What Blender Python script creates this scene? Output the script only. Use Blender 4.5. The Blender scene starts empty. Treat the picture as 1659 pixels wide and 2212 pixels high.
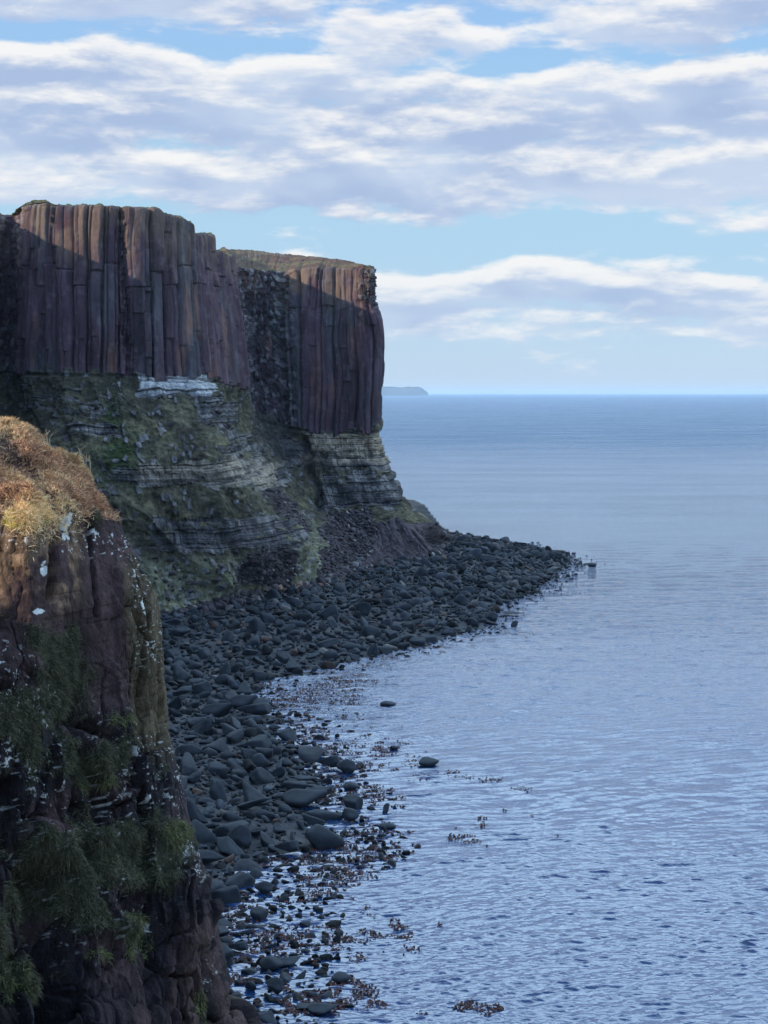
import bpy, math, random
import numpy as np
from mathutils import Vector
R = math.radians
scene = bpy.context.scene
COL = scene.collection
rng = np.random.default_rng(7)
random.seed(7)

# ------------------------------------------------------------------ camera
F = 3400.0                      # focal length in units of a 1659 x 2212 frame
TH = math.atan(258.0 / F)
CAM = np.array([0.0, 0.0, 60.0])
cam = bpy.data.cameras.new("camera"); camo = bpy.data.objects.new("camera", cam)
COL.objects.link(camo); scene.camera = camo
camo.location = CAM; camo.rotation_euler = (R(90) - TH, 0, 0)
cam.sensor_fit = 'VERTICAL'; cam.sensor_height = 36; cam.lens = 36 * F / 2212.0
cam.clip_start = 1.0; cam.clip_end = 90000
scene.render.resolution_x = 768; scene.render.resolution_y = 1024

# ------------------------------------------------------------------ light
SUN_EL = R(21.5); SUN_AZ = math.atan2(-1.0, -0.30)      # compass-like: atan2(x, y) of where the sun stands
sdir = Vector((math.sin(SUN_AZ) * math.cos(SUN_EL), math.cos(SUN_AZ) * math.cos(SUN_EL), math.sin(SUN_EL)))
sl = bpy.data.lights.new("sun", 'SUN'); sl.energy = 5.0; sl.angle = R(0.6); sl.color = (1.0, .86, .68)
slo = bpy.data.objects.new("sun", sl); COL.objects.link(slo)
slo.rotation_euler = sdir.to_track_quat('Z', 'Y').to_euler()
scene.view_settings.view_transform = 'Standard'; scene.view_settings.look = 'None'
scene.view_settings.exposure = 0.0; scene.view_settings.gamma = 1.0
scene.cycles.max_bounces = 6; scene.cycles.volume_bounces = 1
scene.cycles.use_denoising = True

world = bpy.data.worlds.new("World"); scene.world = world; world.use_nodes = True
class NT:
    def __init__(s, tree): s.t = tree; s.n = tree.nodes; s.l = tree.links
    def new(s, typ, **kw):
        n = s.n.new(typ)
        for k, v in kw.items():
            if k.startswith('i_'):
                key = k[2:]; key = int(key) if key.isdigit() else key.replace('_', ' ')
                s.put(n.inputs[key], v)
            else: setattr(n, k, v)
        return n
    def put(s, sock, v):
        if isinstance(v, bpy.types.NodeSocket): s.l.new(v, sock)
        else: sock.default_value = v
    def m(s, op, a, b=None, c=None, clamp=False):
        n = s.n.new('ShaderNodeMath'); n.operation = op; n.use_clamp = clamp
        s.put(n.inputs[0], a)
        if b is not None: s.put(n.inputs[1], b)
        if c is not None: s.put(n.inputs[2], c)
        return n.outputs[0]
    def xyz(s, x, y, z):
        n = s.n.new('ShaderNodeCombineXYZ'); s.put(n.inputs[0], x); s.put(n.inputs[1], y); s.put(n.inputs[2], z); return n.outputs[0]
    def noise(s, vec, scale, detail=4, rough=.5, dist=0, lac=2.0):
        n = s.n.new('ShaderNodeTexNoise'); s.put(n.inputs['Vector'], vec); n.inputs['Scale'].default_value = scale
        n.inputs['Detail'].default_value = detail; n.inputs['Roughness'].default_value = rough
        n.inputs['Distortion'].default_value = dist; n.inputs['Lacunarity'].default_value = lac
        return n.outputs['Fac']
    def ramp(s, fac, stops, interp='LINEAR'):
        n = s.n.new('ShaderNodeValToRGB'); s.put(n.inputs[0], fac); e = n.color_ramp; e.interpolation = interp
        while len(e.elements) > 1: e.elements.remove(e.elements[-1])
        e.elements[0].position = stops[0][0]; e.elements[0].color = tuple(stops[0][1]) + (1,) if len(stops[0][1]) == 3 else stops[0][1]
        for p, c in stops[1:]:
            q = e.elements.new(p); q.color = tuple(c) + (1,)
        return n.outputs[0]
    def mix(s, f, a, b, typ='MIX'):
        n = s.n.new('ShaderNodeMix'); n.data_type = 'RGBA'; n.blend_type = typ
        s.put(n.inputs[0], f)
        for i, v in ((6, a), (7, b)):
            if isinstance(v, (tuple, list)) and len(v) == 3: v = tuple(v) + (1,)
            s.put(n.inputs[i], v)
        return n.outputs[2]
    def ss(s, x, a, b):
        n = s.n.new('ShaderNodeMapRange'); n.interpolation_type = 'SMOOTHSTEP'; s.put(n.inputs[0], x)
        n.inputs[1].default_value = a; n.inputs[2].default_value = b; n.inputs[3].default_value = 0; n.inputs[4].default_value = 1
        return n.outputs[0]

WS = 0.10
w = NT(world.node_tree); w.n.clear()
tc = w.new('ShaderNodeTexCoord')
sp = w.new('ShaderNodeSeparateXYZ'); w.l.new(tc.outputs['Generated'], sp.inputs[0])
DEG = 180 / math.pi
el = w.m('MULTIPLY', w.m('ARCSINE', sp.outputs[2]), DEG)
az = w.m('MULTIPLY', w.m('ARCTAN2', sp.outputs[0], sp.outputs[1]), DEG)
warp = w.m('MULTIPLY', w.m('SUBTRACT', w.noise(w.xyz(az, w.m('MULTIPLY', el, .6), 3.3), .11, 2), .5), 3.2)
elw = w.m('ADD', w.m('ADD', el, w.m('MULTIPLY', az, .035)), w.m('MULTIPLY', warp, w.ss(el, 1.0, 7.0)))
def density(off):
    e = w.m('ADD', el, off); ew = w.m('ADD', elw, off)
    v = w.xyz(w.m('MULTIPLY', az, .26), w.m('MULTIPLY', e, 1.0), 5.3)
    n1 = w.m('SUBTRACT', w.noise(v, .55, 9, .54, .15), .5)
    v2 = w.xyz(w.m('MULTIPLY', az, .42), w.m('MULTIPLY', e, 1.2), 9.7)
    n2 = w.m('SUBTRACT', w.noise(v2, .9, 9, .60, .15), .5)
    prof = w.ramp(w.m('DIVIDE', ew, 30), [(q / 30, (p_,) * 3) for q, p_ in SKYP])
    nn = w.m('ADD', w.m('MULTIPLY', n1, 1.9), w.m('MULTIPLY', n2, 1.0))
    return nn, prof
SKYP = [(0, 0), (1.5, .05), (2.1, .45), (3.0, .68), (4.2, .70), (4.8, .18), (5.7, 0.0), (6.4, .62), (7.6, .80), (9.0, .66), (10.2, .86),
        (11.5, .76), (12.1, .26), (12.6, .40), (13.3, .76), (14.0, .45), (15.5, .25), (20, .38), (30, .30)]
na, pa = density(0.0); nb, pb = density(0.38)
d0 = w.m('ADD', na, pa)
cover = w.ss(d0, .26, .60)
lit = w.ss(w.m('ADD', w.m('ADD', w.m('SUBTRACT', na, nb), w.m('MULTIPLY', w.m('SUBTRACT', pa, pb), .8)), w.m('MULTIPLY', w.m('SUBTRACT', .80, d0), .42)), -.12, .38)
soft = w.noise(w.xyz(w.m('MULTIPLY', az, .2), w.m('MULTIPLY', el, .5), 4.4), .8, 3, .5)
sky = w.new('ShaderNodeTexSky', sky_type='NISHITA', sun_disc=False, sun_elevation=SUN_EL, sun_rotation=SUN_AZ,
            altitude=60, air_density=1.0, dust_density=.1, ozone_density=3.0)
k = 1 / WS
clear = w.ramp(w.m('DIVIDE', el, 90), [(0, (.54, .71, .93)), (3 / 90, (.50, .71, .94)), (8 / 90, (.45, .73, .95)), (15 / 90, (.34, .58, 1.0)), (35 / 90, (.22, .44, 1.15)), (1, (.17, .36, 1.05))])
clear = w.mix(1.0, clear, (k, k, k), 'MULTIPLY')
skyc = w.mix(.8, sky.outputs[0], clear)
grey = w.mix(w.ss(soft, .35, .65), (.41 * k, .52 * k, .75 * k), (.58 * k, .68 * k, .85 * k))
cloud = w.mix(lit, grey, (.95 * k, .94 * k, .93 * k))
low = w.ss(el, 1.0, 6.0)
cover2 = w.m('MULTIPLY', cover, w.m('ADD', .74, w.m('MULTIPLY', low, .20)))
hi = w.m('MULTIPLY', w.ss(el, 20, 33), w.m('SUBTRACT', 1, w.ss(el, 55, 72)))  # unseen bright cloud band, added above the frame to brighten the water
cloud = w.mix(w.m('MULTIPLY', hi, .85), cloud, (4.7 * k, 6.5 * k, 7.9 * k))
cover2 = w.mix(hi, cover2, w.m('ADD', .55, w.m('MULTIPLY', cover, .4)))
cover2 = w.m('MULTIPLY', cover2, w.m('SUBTRACT', 1, w.m('MULTIPLY', w.ss(w.m('MULTIPLY', sp.outputs[1], -1), -.25, .25), .82)))
col = w.mix(cover2, skyc, cloud)
bg = w.new('ShaderNodeBackground'); w.l.new(col, bg.inputs[0]); bg.inputs[1].default_value = WS
wo = w.new('ShaderNodeOutputWorld'); w.l.new(bg.outputs[0], wo.inputs[0])

# ------------------------------------------------------------------ helpers
cT, sT = math.cos(TH), math.sin(TH)
def ray(x, y):
    x = np.asarray(x, float); y = np.asarray(y, float)
    a = (x - 829.5) / F; b = (1106 - y) / F
    return np.stack([a, cT + b * sT, -sT + b * cT], -1)
def atD(x, y, D):
    r = ray(x, y); return CAM + r * (np.asarray(D, float) / r[..., 1])[..., None]
def atZ(x, y, z=0.0):
    r = ray(x, y); return CAM + r * ((z - CAM[2]) / r[..., 2])[..., None]
def proj(P):
    q = np.asarray(P, float) - CAM
    fz = q[..., 1] * cT - q[..., 2] * sT
    up = q[..., 1] * sT + q[..., 2] * cT
    return 829.5 + F * q[..., 0] / fz, 1106 - F * up / fz, fz

def _h(ix, iy, iz, seed):
    h = (ix.astype(np.uint32) * np.uint32(374761393)) ^ (iy.astype(np.uint32) * np.uint32(668265263)) ^ (iz.astype(np.uint32) * np.uint32(2147483647 - 1274126177)) ^ np.uint32((seed * 2654435761) & 0xffffffff)
    h = (h ^ (h >> np.uint32(13))) * np.uint32(1274126177); h = (h ^ (h >> np.uint32(16))) * np.uint32(2246822519); h ^= h >> np.uint32(13)
    return (h & np.uint32(0xffffff)).astype(np.float32) / np.float32(0xffffff)
def vn(x, y, z=0.0, seed=0):                      # smooth value noise, -1..1
    x, y, z = np.broadcast_arrays(np.asarray(x, np.float32), np.asarray(y, np.float32), np.asarray(z, np.float32))
    fx, fy, fz = np.floor(x), np.floor(y), np.floor(z)
    ix, iy, iz = fx.astype(np.int64), fy.astype(np.int64), fz.astype(np.int64)
    tx, ty, tz = x - fx, y - fy, z - fz
    tx = tx * tx * (3 - 2 * tx); ty = ty * ty * (3 - 2 * ty); tz = tz * tz * (3 - 2 * tz)
    def c(a, b, d): return _h(ix + a, iy + b, iz + d, seed)
    v = ((c(0,0,0)*(1-tx)+c(1,0,0)*tx)*(1-ty)+(c(0,1,0)*(1-tx)+c(1,1,0)*tx)*ty)*(1-tz) + \
        ((c(0,0,1)*(1-tx)+c(1,0,1)*tx)*(1-ty)+(c(0,1,1)*(1-tx)+c(1,1,1)*tx)*ty)*tz
    return v * 2 - 1
def fbm(x, y, z=0.0, oct=4, seed=0, gain=.5):
    s = 0; a = 1; t = 0
    for o in range(oct):
        s = s + a * vn(np.asarray(x) * 2.03**o + 11.3 * o, np.asarray(y) * 2.03**o - 7.1 * o, np.asarray(z) * 2.03**o + 3.7 * o, seed + o); t += a; a *= gain
    return s / t
def sst(x, a, b):
    t = np.clip((x - a) / (b - a), 0, 1); return t * t * (3 - 2 * t)
def voro(x, y, seed=0, jit=.9):   # nearest cell: random value, second random, offset in the cell, distance to the border
    fx = np.floor(x); fy = np.floor(y); d1 = np.full(x.shape, 9.0); d2 = np.full(x.shape, 9.0); r1 = np.zeros(x.shape); r2 = np.zeros(x.shape); ox = np.zeros(x.shape); oy = np.zeros(x.shape)
    z0 = np.zeros(x.shape, np.int64)
    for a in (-1, 0, 1):
        for b in (-1, 0, 1):
            ix = (fx + a).astype(np.int64); iy = (fy + b).astype(np.int64)
            qx_ = fx + a + .5 + jit * (_h(ix, iy, z0, seed) - .5); qy_ = fy + b + .5 + jit * (_h(ix, iy, z0, seed + 1) - .5)
            d = np.maximum(np.abs(x - qx_), np.abs(y - qy_)) * .5 + .5 * np.hypot(x - qx_, y - qy_); m = d < d1
            d2 = np.where(m, d1, np.minimum(d2, d)); h_ = _h(ix, iy, z0, seed + 2); g_ = _h(ix, iy, z0, seed + 3)
            r1 = np.where(m, h_, r1); r2 = np.where(m, g_, r2); ox = np.where(m, x - qx_, ox); oy = np.where(m, y - qy_, oy); d1 = np.where(m, d, d1)
    return r1, r2, ox, oy, d2 - d1
def hash1(i, seed=0):
    i = np.asarray(i); return _h(i.astype(np.int64), i.astype(np.int64) * 0 + 5, i.astype(np.int64) * 0 + 9, seed)
def hash2(i, j, seed=0):
    return _h(np.asarray(i).astype(np.int64), np.asarray(j).astype(np.int64), np.asarray(i).astype(np.int64) * 0 + 9, seed)

def mesh(name, V, Q, mat, colors=None, smooth=True, parent=None, tri=False, link=True):
    V = np.ascontiguousarray(V, np.float32).reshape(-1, 3); Q = np.ascontiguousarray(Q, np.int32)
    nf, nc = Q.shape
    me = bpy.data.meshes.new(name); me.vertices.add(len(V)); me.vertices.foreach_set('co', V.ravel())
    me.loops.add(nf * nc); me.loops.foreach_set('vertex_index', Q.ravel())
    me.polygons.add(nf); me.polygons.foreach_set('loop_start', np.arange(0, nf * nc, nc, dtype=np.int32))
    try: me.polygons.foreach_set('loop_total', np.full(nf, nc, np.int32))
    except Exception: pass
    me.update(calc_edges=True); me.validate()
    me.polygons.foreach_set('use_smooth', np.full(len(me.polygons), smooth))
    if colors is not None:
        c = np.ones((len(V), 4), np.float32); c[:, :3] = np.asarray(colors).reshape(-1, 3)
        at = me.color_attributes.new('col', 'FLOAT_COLOR', 'POINT'); at.data.foreach_set('color', c.ravel())
    me.materials.append(mat); me.update()
    if not link: return me
    o = bpy.data.objects.new(name, me); COL.objects.link(o)
    if parent: o.parent = parent
    return o
def tag(o, label=None, cat=None, group=None, kind=None):
    if label: o['label'] = label
    if cat: o['category'] = cat
    if group: o['group'] = group
    if kind: o['kind'] = kind
    return o
def empty(name, loc=(0, 0, 0)):
    o = bpy.data.objects.new(name, None); COL.objects.link(o); o.location = loc; o.empty_display_size = .3; return o
def gridq(nr, nc):
    i = np.arange(nr - 1)[:, None] * nc + np.arange(nc - 1)[None]
    return np.stack([i, i + 1, i + nc + 1, i + nc], -1).reshape(-1, 4)

def surf_mat(name, rough=.85, spec=.25, bump=.4, bscale=1.0, var=.35, vscale=1.0, stretch=(1, 1, 1), base=None, bdist=.1, sat=None):
    m = bpy.data.materials.new(name); m.use_nodes = True; n = NT(m.node_tree); n.n.clear()
    b = n.new('ShaderNodeBsdfPrincipled'); o = n.new('ShaderNodeOutputMaterial'); n.l.new(b.outputs[0], o.inputs[0])
    b.inputs['Roughness'].default_value = rough; b.inputs['Specular IOR Level'].default_value = spec
    t = n.new('ShaderNodeTexCoord'); mp = n.new('ShaderNodeMapping'); n.l.new(t.outputs['Object'], mp.inputs[0]); mp.inputs['Scale'].default_value = stretch
    if base is None:
        at = n.new('ShaderNodeAttribute', attribute_name='col'); c = at.outputs['Color']
    else: c = base
    if base is not None: c = tuple(base) + (1,)
    v = n.noise(mp.outputs[0], vscale, 6, .65)
    f = n.m('ADD', 1 - var, n.m('MULTIPLY', n.ss(v, .25, .75), 2 * var))
    cc = n.mix(1.0, c, n.xyz(f, f, f), 'MULTIPLY')
    n.l.new(cc, b.inputs['Base Color'])
    h = n.noise(mp.outputs[0], bscale, 8, .62)
    bp = n.new('ShaderNodeBump'); bp.inputs['Strength'].default_value = bump; bp.inputs['Distance'].default_value = bdist
    n.l.new(h, bp.inputs['Height']); n.l.new(bp.outputs[0], b.inputs['Normal'])
    return m

# catmull-rom loft through a net of control points
def cr(C, t):            # C (n, ...), t float array within 0..n-1
    n = len(C); i = np.clip(np.floor(t).astype(int), 0, n - 2); f = (t - i)
    p1 = C[i]; p2 = C[i + 1]; p0 = C[np.maximum(i - 1, 0)]; p3 = C[np.minimum(i + 2, n - 1)]
    sh = (slice(None),) + (None,) * (C.ndim - 1); f = f[sh]
    T = .35
    m1 = (p2 - p0) * T; m2 = (p3 - p1) * T
    return (2*f**3 - 3*f**2 + 1) * p1 + (f**3 - 2*f**2 + f) * m1 + (-2*f**3 + 3*f**2) * p2 + (f**3 - f**2) * m2
def params(counts):
    out = []
    for i, c in enumerate(counts): out.append(i + np.arange(c) / c)
    out.append([len(counts)]); return np.concatenate(out)
def loft(C, rc, kc):
    tr = params(rc); tk = params(kc)
    A = cr(C, tr); B = cr(np.swapaxes(A, 0, 1), tk); P = np.swapaxes(B, 0, 1)
    KK, RR = np.meshgrid(tk, tr)
    return P, RR, KK
def normals(P):
    a = np.gradient(P, axis=1); b = np.gradient(P, axis=0)
    n = np.cross(a, b); n /= np.linalg.norm(n, axis=-1, keepdims=True) + 1e-9; return n
def lerp3(a, b, t): return a + (b - a) * t[..., None]
def blob(x, y, cx, cy, rx, ry): return np.exp(-(((x - cx) / rx)**2 + ((y - cy) / ry)**2))
def box(x, y, x0, x1, y0, y1, s=12):
    return sst(x, x0 - s, x0 + s) * (1 - sst(x, x1 - s, x1 + s)) * sst(y, y0 - s, y0 + s) * (1 - sst(y, y1 - s, y1 + s))
def pline(x, y, pts):    # distance of surface coordinates to a polyline
    d = np.full(x.shape, 1e9)
    for (ax, ay), (bx, by) in zip(pts[:-1], pts[1:]):
        vx, vy = bx - ax, by - ay; L = vx * vx + vy * vy
        t = np.clip(((x - ax) * vx + (y - ay) * vy) / L, 0, 1)
        d = np.minimum(d, np.hypot(x - ax - t * vx, y - ay - t * vy))
    return d

M_rock = surf_mat('basalt cliff', .95, .06, .8, .55, .45, .6, bdist=1.2)
M_colm = surf_mat('columnar basalt', .9, .10, .6, .9, .35, .5, (1, 1, .16), bdist=.7)
M_moor = surf_mat('moor turf', .95, .1, .6, 1.2, .35, .5, bdist=.6)
M_fore = surf_mat('wet dark basalt', .85, .12, .9, 4.5, .45, 5.0, (1, 1, .6), bdist=.22)
M_boul = surf_mat('sea worn basalt', .8, .14, .7, .9, .40, .7, bdist=.25)
M_scree = surf_mat('scree stone', .9, .2, .5, 1.2, .3, .8, bdist=.2)
M_grass = surf_mat('grass blades', .8, .2, .1, 2, .2, 1.5)

# ------------------------------------------------------------------ sea
def sea_mat():
    m = bpy.data.materials.new('sea water'); m.use_nodes = True; n = NT(m.node_tree); n.n.clear()
    b = n.new('ShaderNodeBsdfPrincipled'); o = n.new('ShaderNodeOutputMaterial'); n.l.new(b.outputs[0], o.inputs[0])
    t = n.new('ShaderNodeTexCoord'); P = t.outputs['Object']
    def mp(rot, sc):
        q = n.new('ShaderNodeMapping'); n.l.new(P, q.inputs[0]); q.inputs['Rotation'].default_value = (0, 0, R(rot)); q.inputs['Scale'].default_value = sc; return q.outputs[0]
    r2 = n.m('SUBTRACT', 1, n.m('ABSOLUTE', n.m('SUBTRACT', n.m('MULTIPLY', n.noise(mp(-14, (.45, 1, 1)), 1.9, 2, .5, .4), 3.0), 1.5)))
    r3 = n.noise(mp(20, (.6, 1, 1)), 5.0, 2, .5, .2)
    r0 = n.m('SUBTRACT', 1, n.m('ABSOLUTE', n.m('SUBTRACT', n.m('MULTIPLY', n.noise(mp(6, (.40, 1, 1)), .62, 4, .62, .3), 3.0), 1.5)))
    yy = n.new('ShaderNodeSeparateXYZ'); n.l.new(P, yy.inputs[0]); fr = n.ss(yy.outputs[1], 170, 520)
    h = n.m('ADD', n.m('ADD', n.m('MULTIPLY', r2, .07), n.m('MULTIPLY', r3, .03)), n.m('MULTIPLY', n.m('MULTIPLY', r0, fr), .85))
    gust = n.ss(n.noise(mp(12, (.3, 1, 1)), .02, 4, .6), .3, .7)
    bp = n.new('ShaderNodeBump'); bp.inputs['Distance'].default_value = 1.25
    n.l.new(n.m('ADD', n.m('ADD', .35, n.m('MULTIPLY', gust, .2)), n.m('MULTIPLY', fr, .45)), bp.inputs['Strength'])
    n.l.new(h, bp.inputs['Height']); n.l.new(bp.outputs[0], b.inputs['Normal'])
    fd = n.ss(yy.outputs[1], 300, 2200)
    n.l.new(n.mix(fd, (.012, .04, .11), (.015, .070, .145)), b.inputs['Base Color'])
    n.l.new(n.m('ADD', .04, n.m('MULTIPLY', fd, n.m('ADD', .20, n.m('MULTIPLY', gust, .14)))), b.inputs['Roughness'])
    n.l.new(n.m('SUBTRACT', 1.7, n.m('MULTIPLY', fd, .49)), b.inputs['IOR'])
    b.inputs['Specular IOR Level'].default_value = .5
    return m
ys = [60.0]
while ys[-1] < 60000:
    y_ = ys[-1]; ys.append(y_ + (max(y_ * y_ / (60 * 1574) * .62, .17) if y_ < 900 else y_ * .09))
ys = np.array(ys)
kx = np.concatenate([-np.geomspace(2.5, .31, 26), np.linspace(-.295, .295, 840), np.geomspace(.31, 2.5, 26)])
sY = np.broadcast_to(ys[:, None], (len(ys), len(kx))).copy(); sX = kx[None] * (ys[:, None] + 25)
def waves(x, y):
    r = np.random.default_rng(5); h = np.zeros(x.shape, np.float32); gx_ = np.zeros(x.shape, np.float32); gy_ = np.zeros(x.shape, np.float32)
    x = x + 2.5 * vn(x * .05, y * .05, 0, 401); y = y + 2.5 * vn(x * .05, y * .05, 0, 402)
    x = x.astype(np.float32); y = y.astype(np.float32)
    for i in range(90):
        wl = .62 * (15 / .62) ** (r.random() ** 2.1); k_ = 2 * math.pi / wl
        th = math.radians(97) + r.normal() * .27; ph = r.uniform(0, 6.28)
        am = SLOPE / k_ * (1.0 if wl < 3 else .28) / math.sqrt(90) * math.sqrt(2)
        a_ = k_ * (x * math.cos(th) + y * math.sin(th)) + ph
        am = am * np.clip((wl / DY - 2.0) / 2.5, 0, 1)
        s_, c_ = np.sin(a_), np.cos(a_); h += am * c_; q_ = .9 * am
        gx_ -= q_ * math.cos(th) * s_; gy_ -= q_ * math.sin(th) * s_
    return h, gx_, gy_
SLOPE = .52
wm_ = sY < 1000; nr_ = int((ys < 1000).sum())
DY = np.maximum(ys[:nr_, None] ** 2 / (60 * 1574) * .62, .17).astype(np.float32)
hW, gX, gY = waves(sX[:nr_], sY[:nr_])
amp = (1 - sst(sY[:nr_], 320, 760)) * (.80 + .20 * vn(sX[:nr_] * .012, sY[:nr_] * .012, 0, 405)) * (1 - sst(np.abs(sX[:nr_]) / sY[:nr_], .29, .6))
sZ = np.zeros(sY.shape); sZ[:nr_] = hW * amp; sX[:nr_] += gX * amp; sY[:nr_] += gY * amp
SEA = sea_mat()
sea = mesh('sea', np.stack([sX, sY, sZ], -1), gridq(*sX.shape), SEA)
tag(sea, kind='structure')

# ------------------------------------------------------------------ the two headlands: one lofted cliff
KN = 17
T = [(-520,700,330),(0,462,470),(60,443,448),(130,440,438),(200,440,435),(265,443,435),(345,450,440),(425,490,458),(497,556,500),(503,574,562),(540,580,578),(595,585,582),(680,577,575),(740,578,570),(802,582,560),(803,582,590),(790,582,720)]
M1= [(-520,900,325),(0,600,462),(52,600,444),(130,600,434),(200,600,431),(265,600,432),(345,600,435),(432,600,450),(508,640,497),(512,660,560),(545,680,574),(600,680,576),(680,680,570),(742,680,566),(804,650,559),(804,650,590),(790,680,720)]
M2= [(-520,1000,322),(0,710,458),(46,710,440),(130,710,430),(200,710,428),(265,710,429),(345,710,431),(440,710,444),(524,735,493),(526,770,552),(552,790,566),(608,790,568),(680,800,563),(742,800,561),(820,730,557),(818,730,590),(790,800,720)]
CB= [(-520,1100,318),(-5,800,452),(45,805,436),(130,806,427),(200,808,426),(265,806,426),(345,812,428),(450,818,440),(532,835,490),(534,860,545),(563,900,556),(622,920,560),(680,930,557),(740,932,556),(815,930,556),(812,930,590),(790,930,720)]
S1= [(-520,1300,310),(-5,900,440),(60,900,425),(130,904,412),(200,900,410),(265,890,412),(345,862,420),(462,868,428),(515,930,470),(560,960,530),(600,985,545),(655,1000,549),(692,1010,548),(750,1000,548),(822,992,553),(822,990,590),(790,990,720)]
S2= [(-520,1500,300),(0,1010,425),(60,1005,412),(130,1000,400),(210,1000,398),(300,1000,398),(380,1005,400),(475,1000,408),(570,1040,450),(602,1060,500),(645,1070,520),(682,1095,532),(722,1105,532),(780,1098,537),(866,1085,546),(870,1085,590),(790,1060,720)]
S3= [(-520,1800,285),(0,1200,405),(60,1190,400),(130,1180,395),(240,1175,392),(330,1172,392),(400,1190,392),(520,1180,400),(635,1150,430),(665,1165,470),(705,1160,490),(765,1165,505),(802,1150,514),(845,1128,522),(908,1140,530),(925,1125,590),(800,1110,720)]
G = [(-520,2000,280),(0,1270,398),(60,1265,393),(130,1260,388),(235,1265,385),(338,1275,383),(405,1270,388),(516,1250,400),(640,1225,426),(690,1222,450),(735,1205,475),(790,1205,492),(822,1205,501),(870,1200,512),(930,1178,535),(958,1145,600),(810,1140,720)]
FT= [(-520,2500,268),(0,1350,388),(60,1350,383),(130,1350,378),(230,1350,376),(340,1350,376),(410,1340,383),(510,1305,400),(640,1288,424),(700,1268,440),(750,1240,468),(800,1228,484),(842,1224,494),(895,1220,506),(955,1200,540),(990,1163,645),(815,1160,740)]
UG= [(-520,3000,262)] + [(x, y + 60, D - 12) for x, y, D in FT[1:]]
C = np.array([[atD(*p) for p in row] for row in (T, M1, M2, CB, S1, S2, S3, G, FT, UG)])
# off-frame continuation of the coast to the left and towards the viewpoint (it shades the bay)
def coast(X, Y, top, b):
    zs = [top, top * .85, top * .72, top * .60, top * .48, top * .36, top * .2, top * .1, 4, -4]
    off = [0, 1, 2, 3, 6, 12, 22, 28, 36, 44]
    return np.array([[X + off[i] * b, Y - off[i] * (1 - b) * .4, zs[i]] for i in range(10)])
extra = np.stack([coast(-38, 20, 61, 0.6), coast(-64, 80, 78, 1), coast(-92, 180, 96, 1), coast(-118, 300, 108, 1)], 1)
C = np.concatenate([extra, C[:, 1:]], 1)          # columns shift by +3
KS = 3
rc = [90, 90, 90, 80, 90, 110, 60, 50, 8]
kc = [10, 20, 30, 40] + [40, 70, 55, 55, 70, 75, 70, 55, 75, 50, 60, 50, 70, 20, 12][:C.shape[1] - 5]
P, RR, KK = loft(C, rc, kc)
K = KK - KS
N0 = normals(P)
if N0[200, 300, 1] > 0: N0 = -N0
px, py, _ = proj(P)
hn = N0.copy(); hn[..., 2] *= .25; hn /= np.linalg.norm(hn, axis=-1, keepdims=True)
# arc length along the foot of the columns
rowcb = int(np.sum(rc[:3])); L = np.concatenate([[0], np.cumsum(np.linalg.norm(np.diff(P[rowcb], axis=0), axis=1))])
Lg = np.broadcast_to(L[None], RR.shape)
X, Y, Z = P[..., 0], P[..., 1], P[..., 2]
nz1 = fbm(X * .035, Y * .035, Z * .035, 4, 11)
nz2 = fbm(X * .22, Y * .22, Z * .22, 4, 21)
nzf = fbm(X * .9, Y * .9, Z * .9, 3, 31)
colm = None
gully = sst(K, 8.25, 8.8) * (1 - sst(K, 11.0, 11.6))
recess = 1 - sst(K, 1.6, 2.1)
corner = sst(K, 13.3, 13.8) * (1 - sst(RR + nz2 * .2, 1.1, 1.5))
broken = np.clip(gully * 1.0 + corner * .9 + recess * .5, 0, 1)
def columns(Lw, lo, hi, seed):
    r = np.random.default_rng(seed); b = [0.0]
    while b[-1] < L[-1] + 20: b.append(b[-1] + r.uniform(lo, hi))
    b = np.array(b); i = np.clip(np.searchsorted(b, Lw) - 1, 0, len(b) - 2)
    f = (Lw - b[i]) / (b[i + 1] - b[i]); return i, f, b[i + 1] - b[i]
Lw = Lg + .55 * vn(Lg * .06, Z * .05, 0, 5) + .25 * vn(Lg * .3, Z * .16, 0, 6)
i1, f1, w1 = columns(Lw, 3.2, 9.5, 3)
i2, f2, w2 = columns(Lw + .35 * vn(Lg * .2, Z * .09, 4, 8), .7, 3.6, 4)
# tiers: horizontal joints
colm = 1 - sst(RR + nz2 * .07 + .22 * (hash1(i2, 84) - .5) + .24 * (hash1(i1, 85) - .5), 2.97, 2.985)
joint = .80 + .16 * vn(Lg * .035, 0, 0, 9) + .13 * (hash1(i1, 71) - .5) + .30 * (hash1(i1, 72) > .78)
tier = (RR > joint).astype(int) + ((RR > 2.35 + .35 * (hash1(i2, 73) - .5)) & (hash1(i2, 74) > .6)).astype(int)
prof1 = 1 - np.abs(2 * f1 - 1)**5.0; prof2 = 1 - np.abs(2 * f2 - 1)**6.0
chip = (hash2(i2, np.floor(Z / 6 + 9 * hash1(i2, 81)), 82) > .8) * (hash1(i2, 83) > .4) * 1.0
ang = (hash2(i1, tier, 12) - .5) * (f1 - .5) * 2.6 + (hash2(i2, tier, 14) - .5) * (f2 - .5) * 1.5 - .55 * chip
dcol = .35 * (prof1 - .6) + 1.15 * (hash2(i1, tier * (hash1(i1, 3) > .5), 15) - .5) + .35 * (prof2 - .6) + 1.05 * (hash2(i2, tier, 16) - .5) + ang
ed1 = np.minimum(f1, 1 - f1) * w1; ed2 = np.minimum(f2, 1 - f2) * w2
crack1 = np.exp(-(ed1 / .24)**2); crack2 = np.exp(-(ed2 / .15)**2) * (hash2(i2, tier, 17) > .35)
jl = np.exp(-((RR - joint) / .012)**2) * sst(K, 2.2, 3) * (1 - sst(K, 8.2, 8.6))
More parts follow.
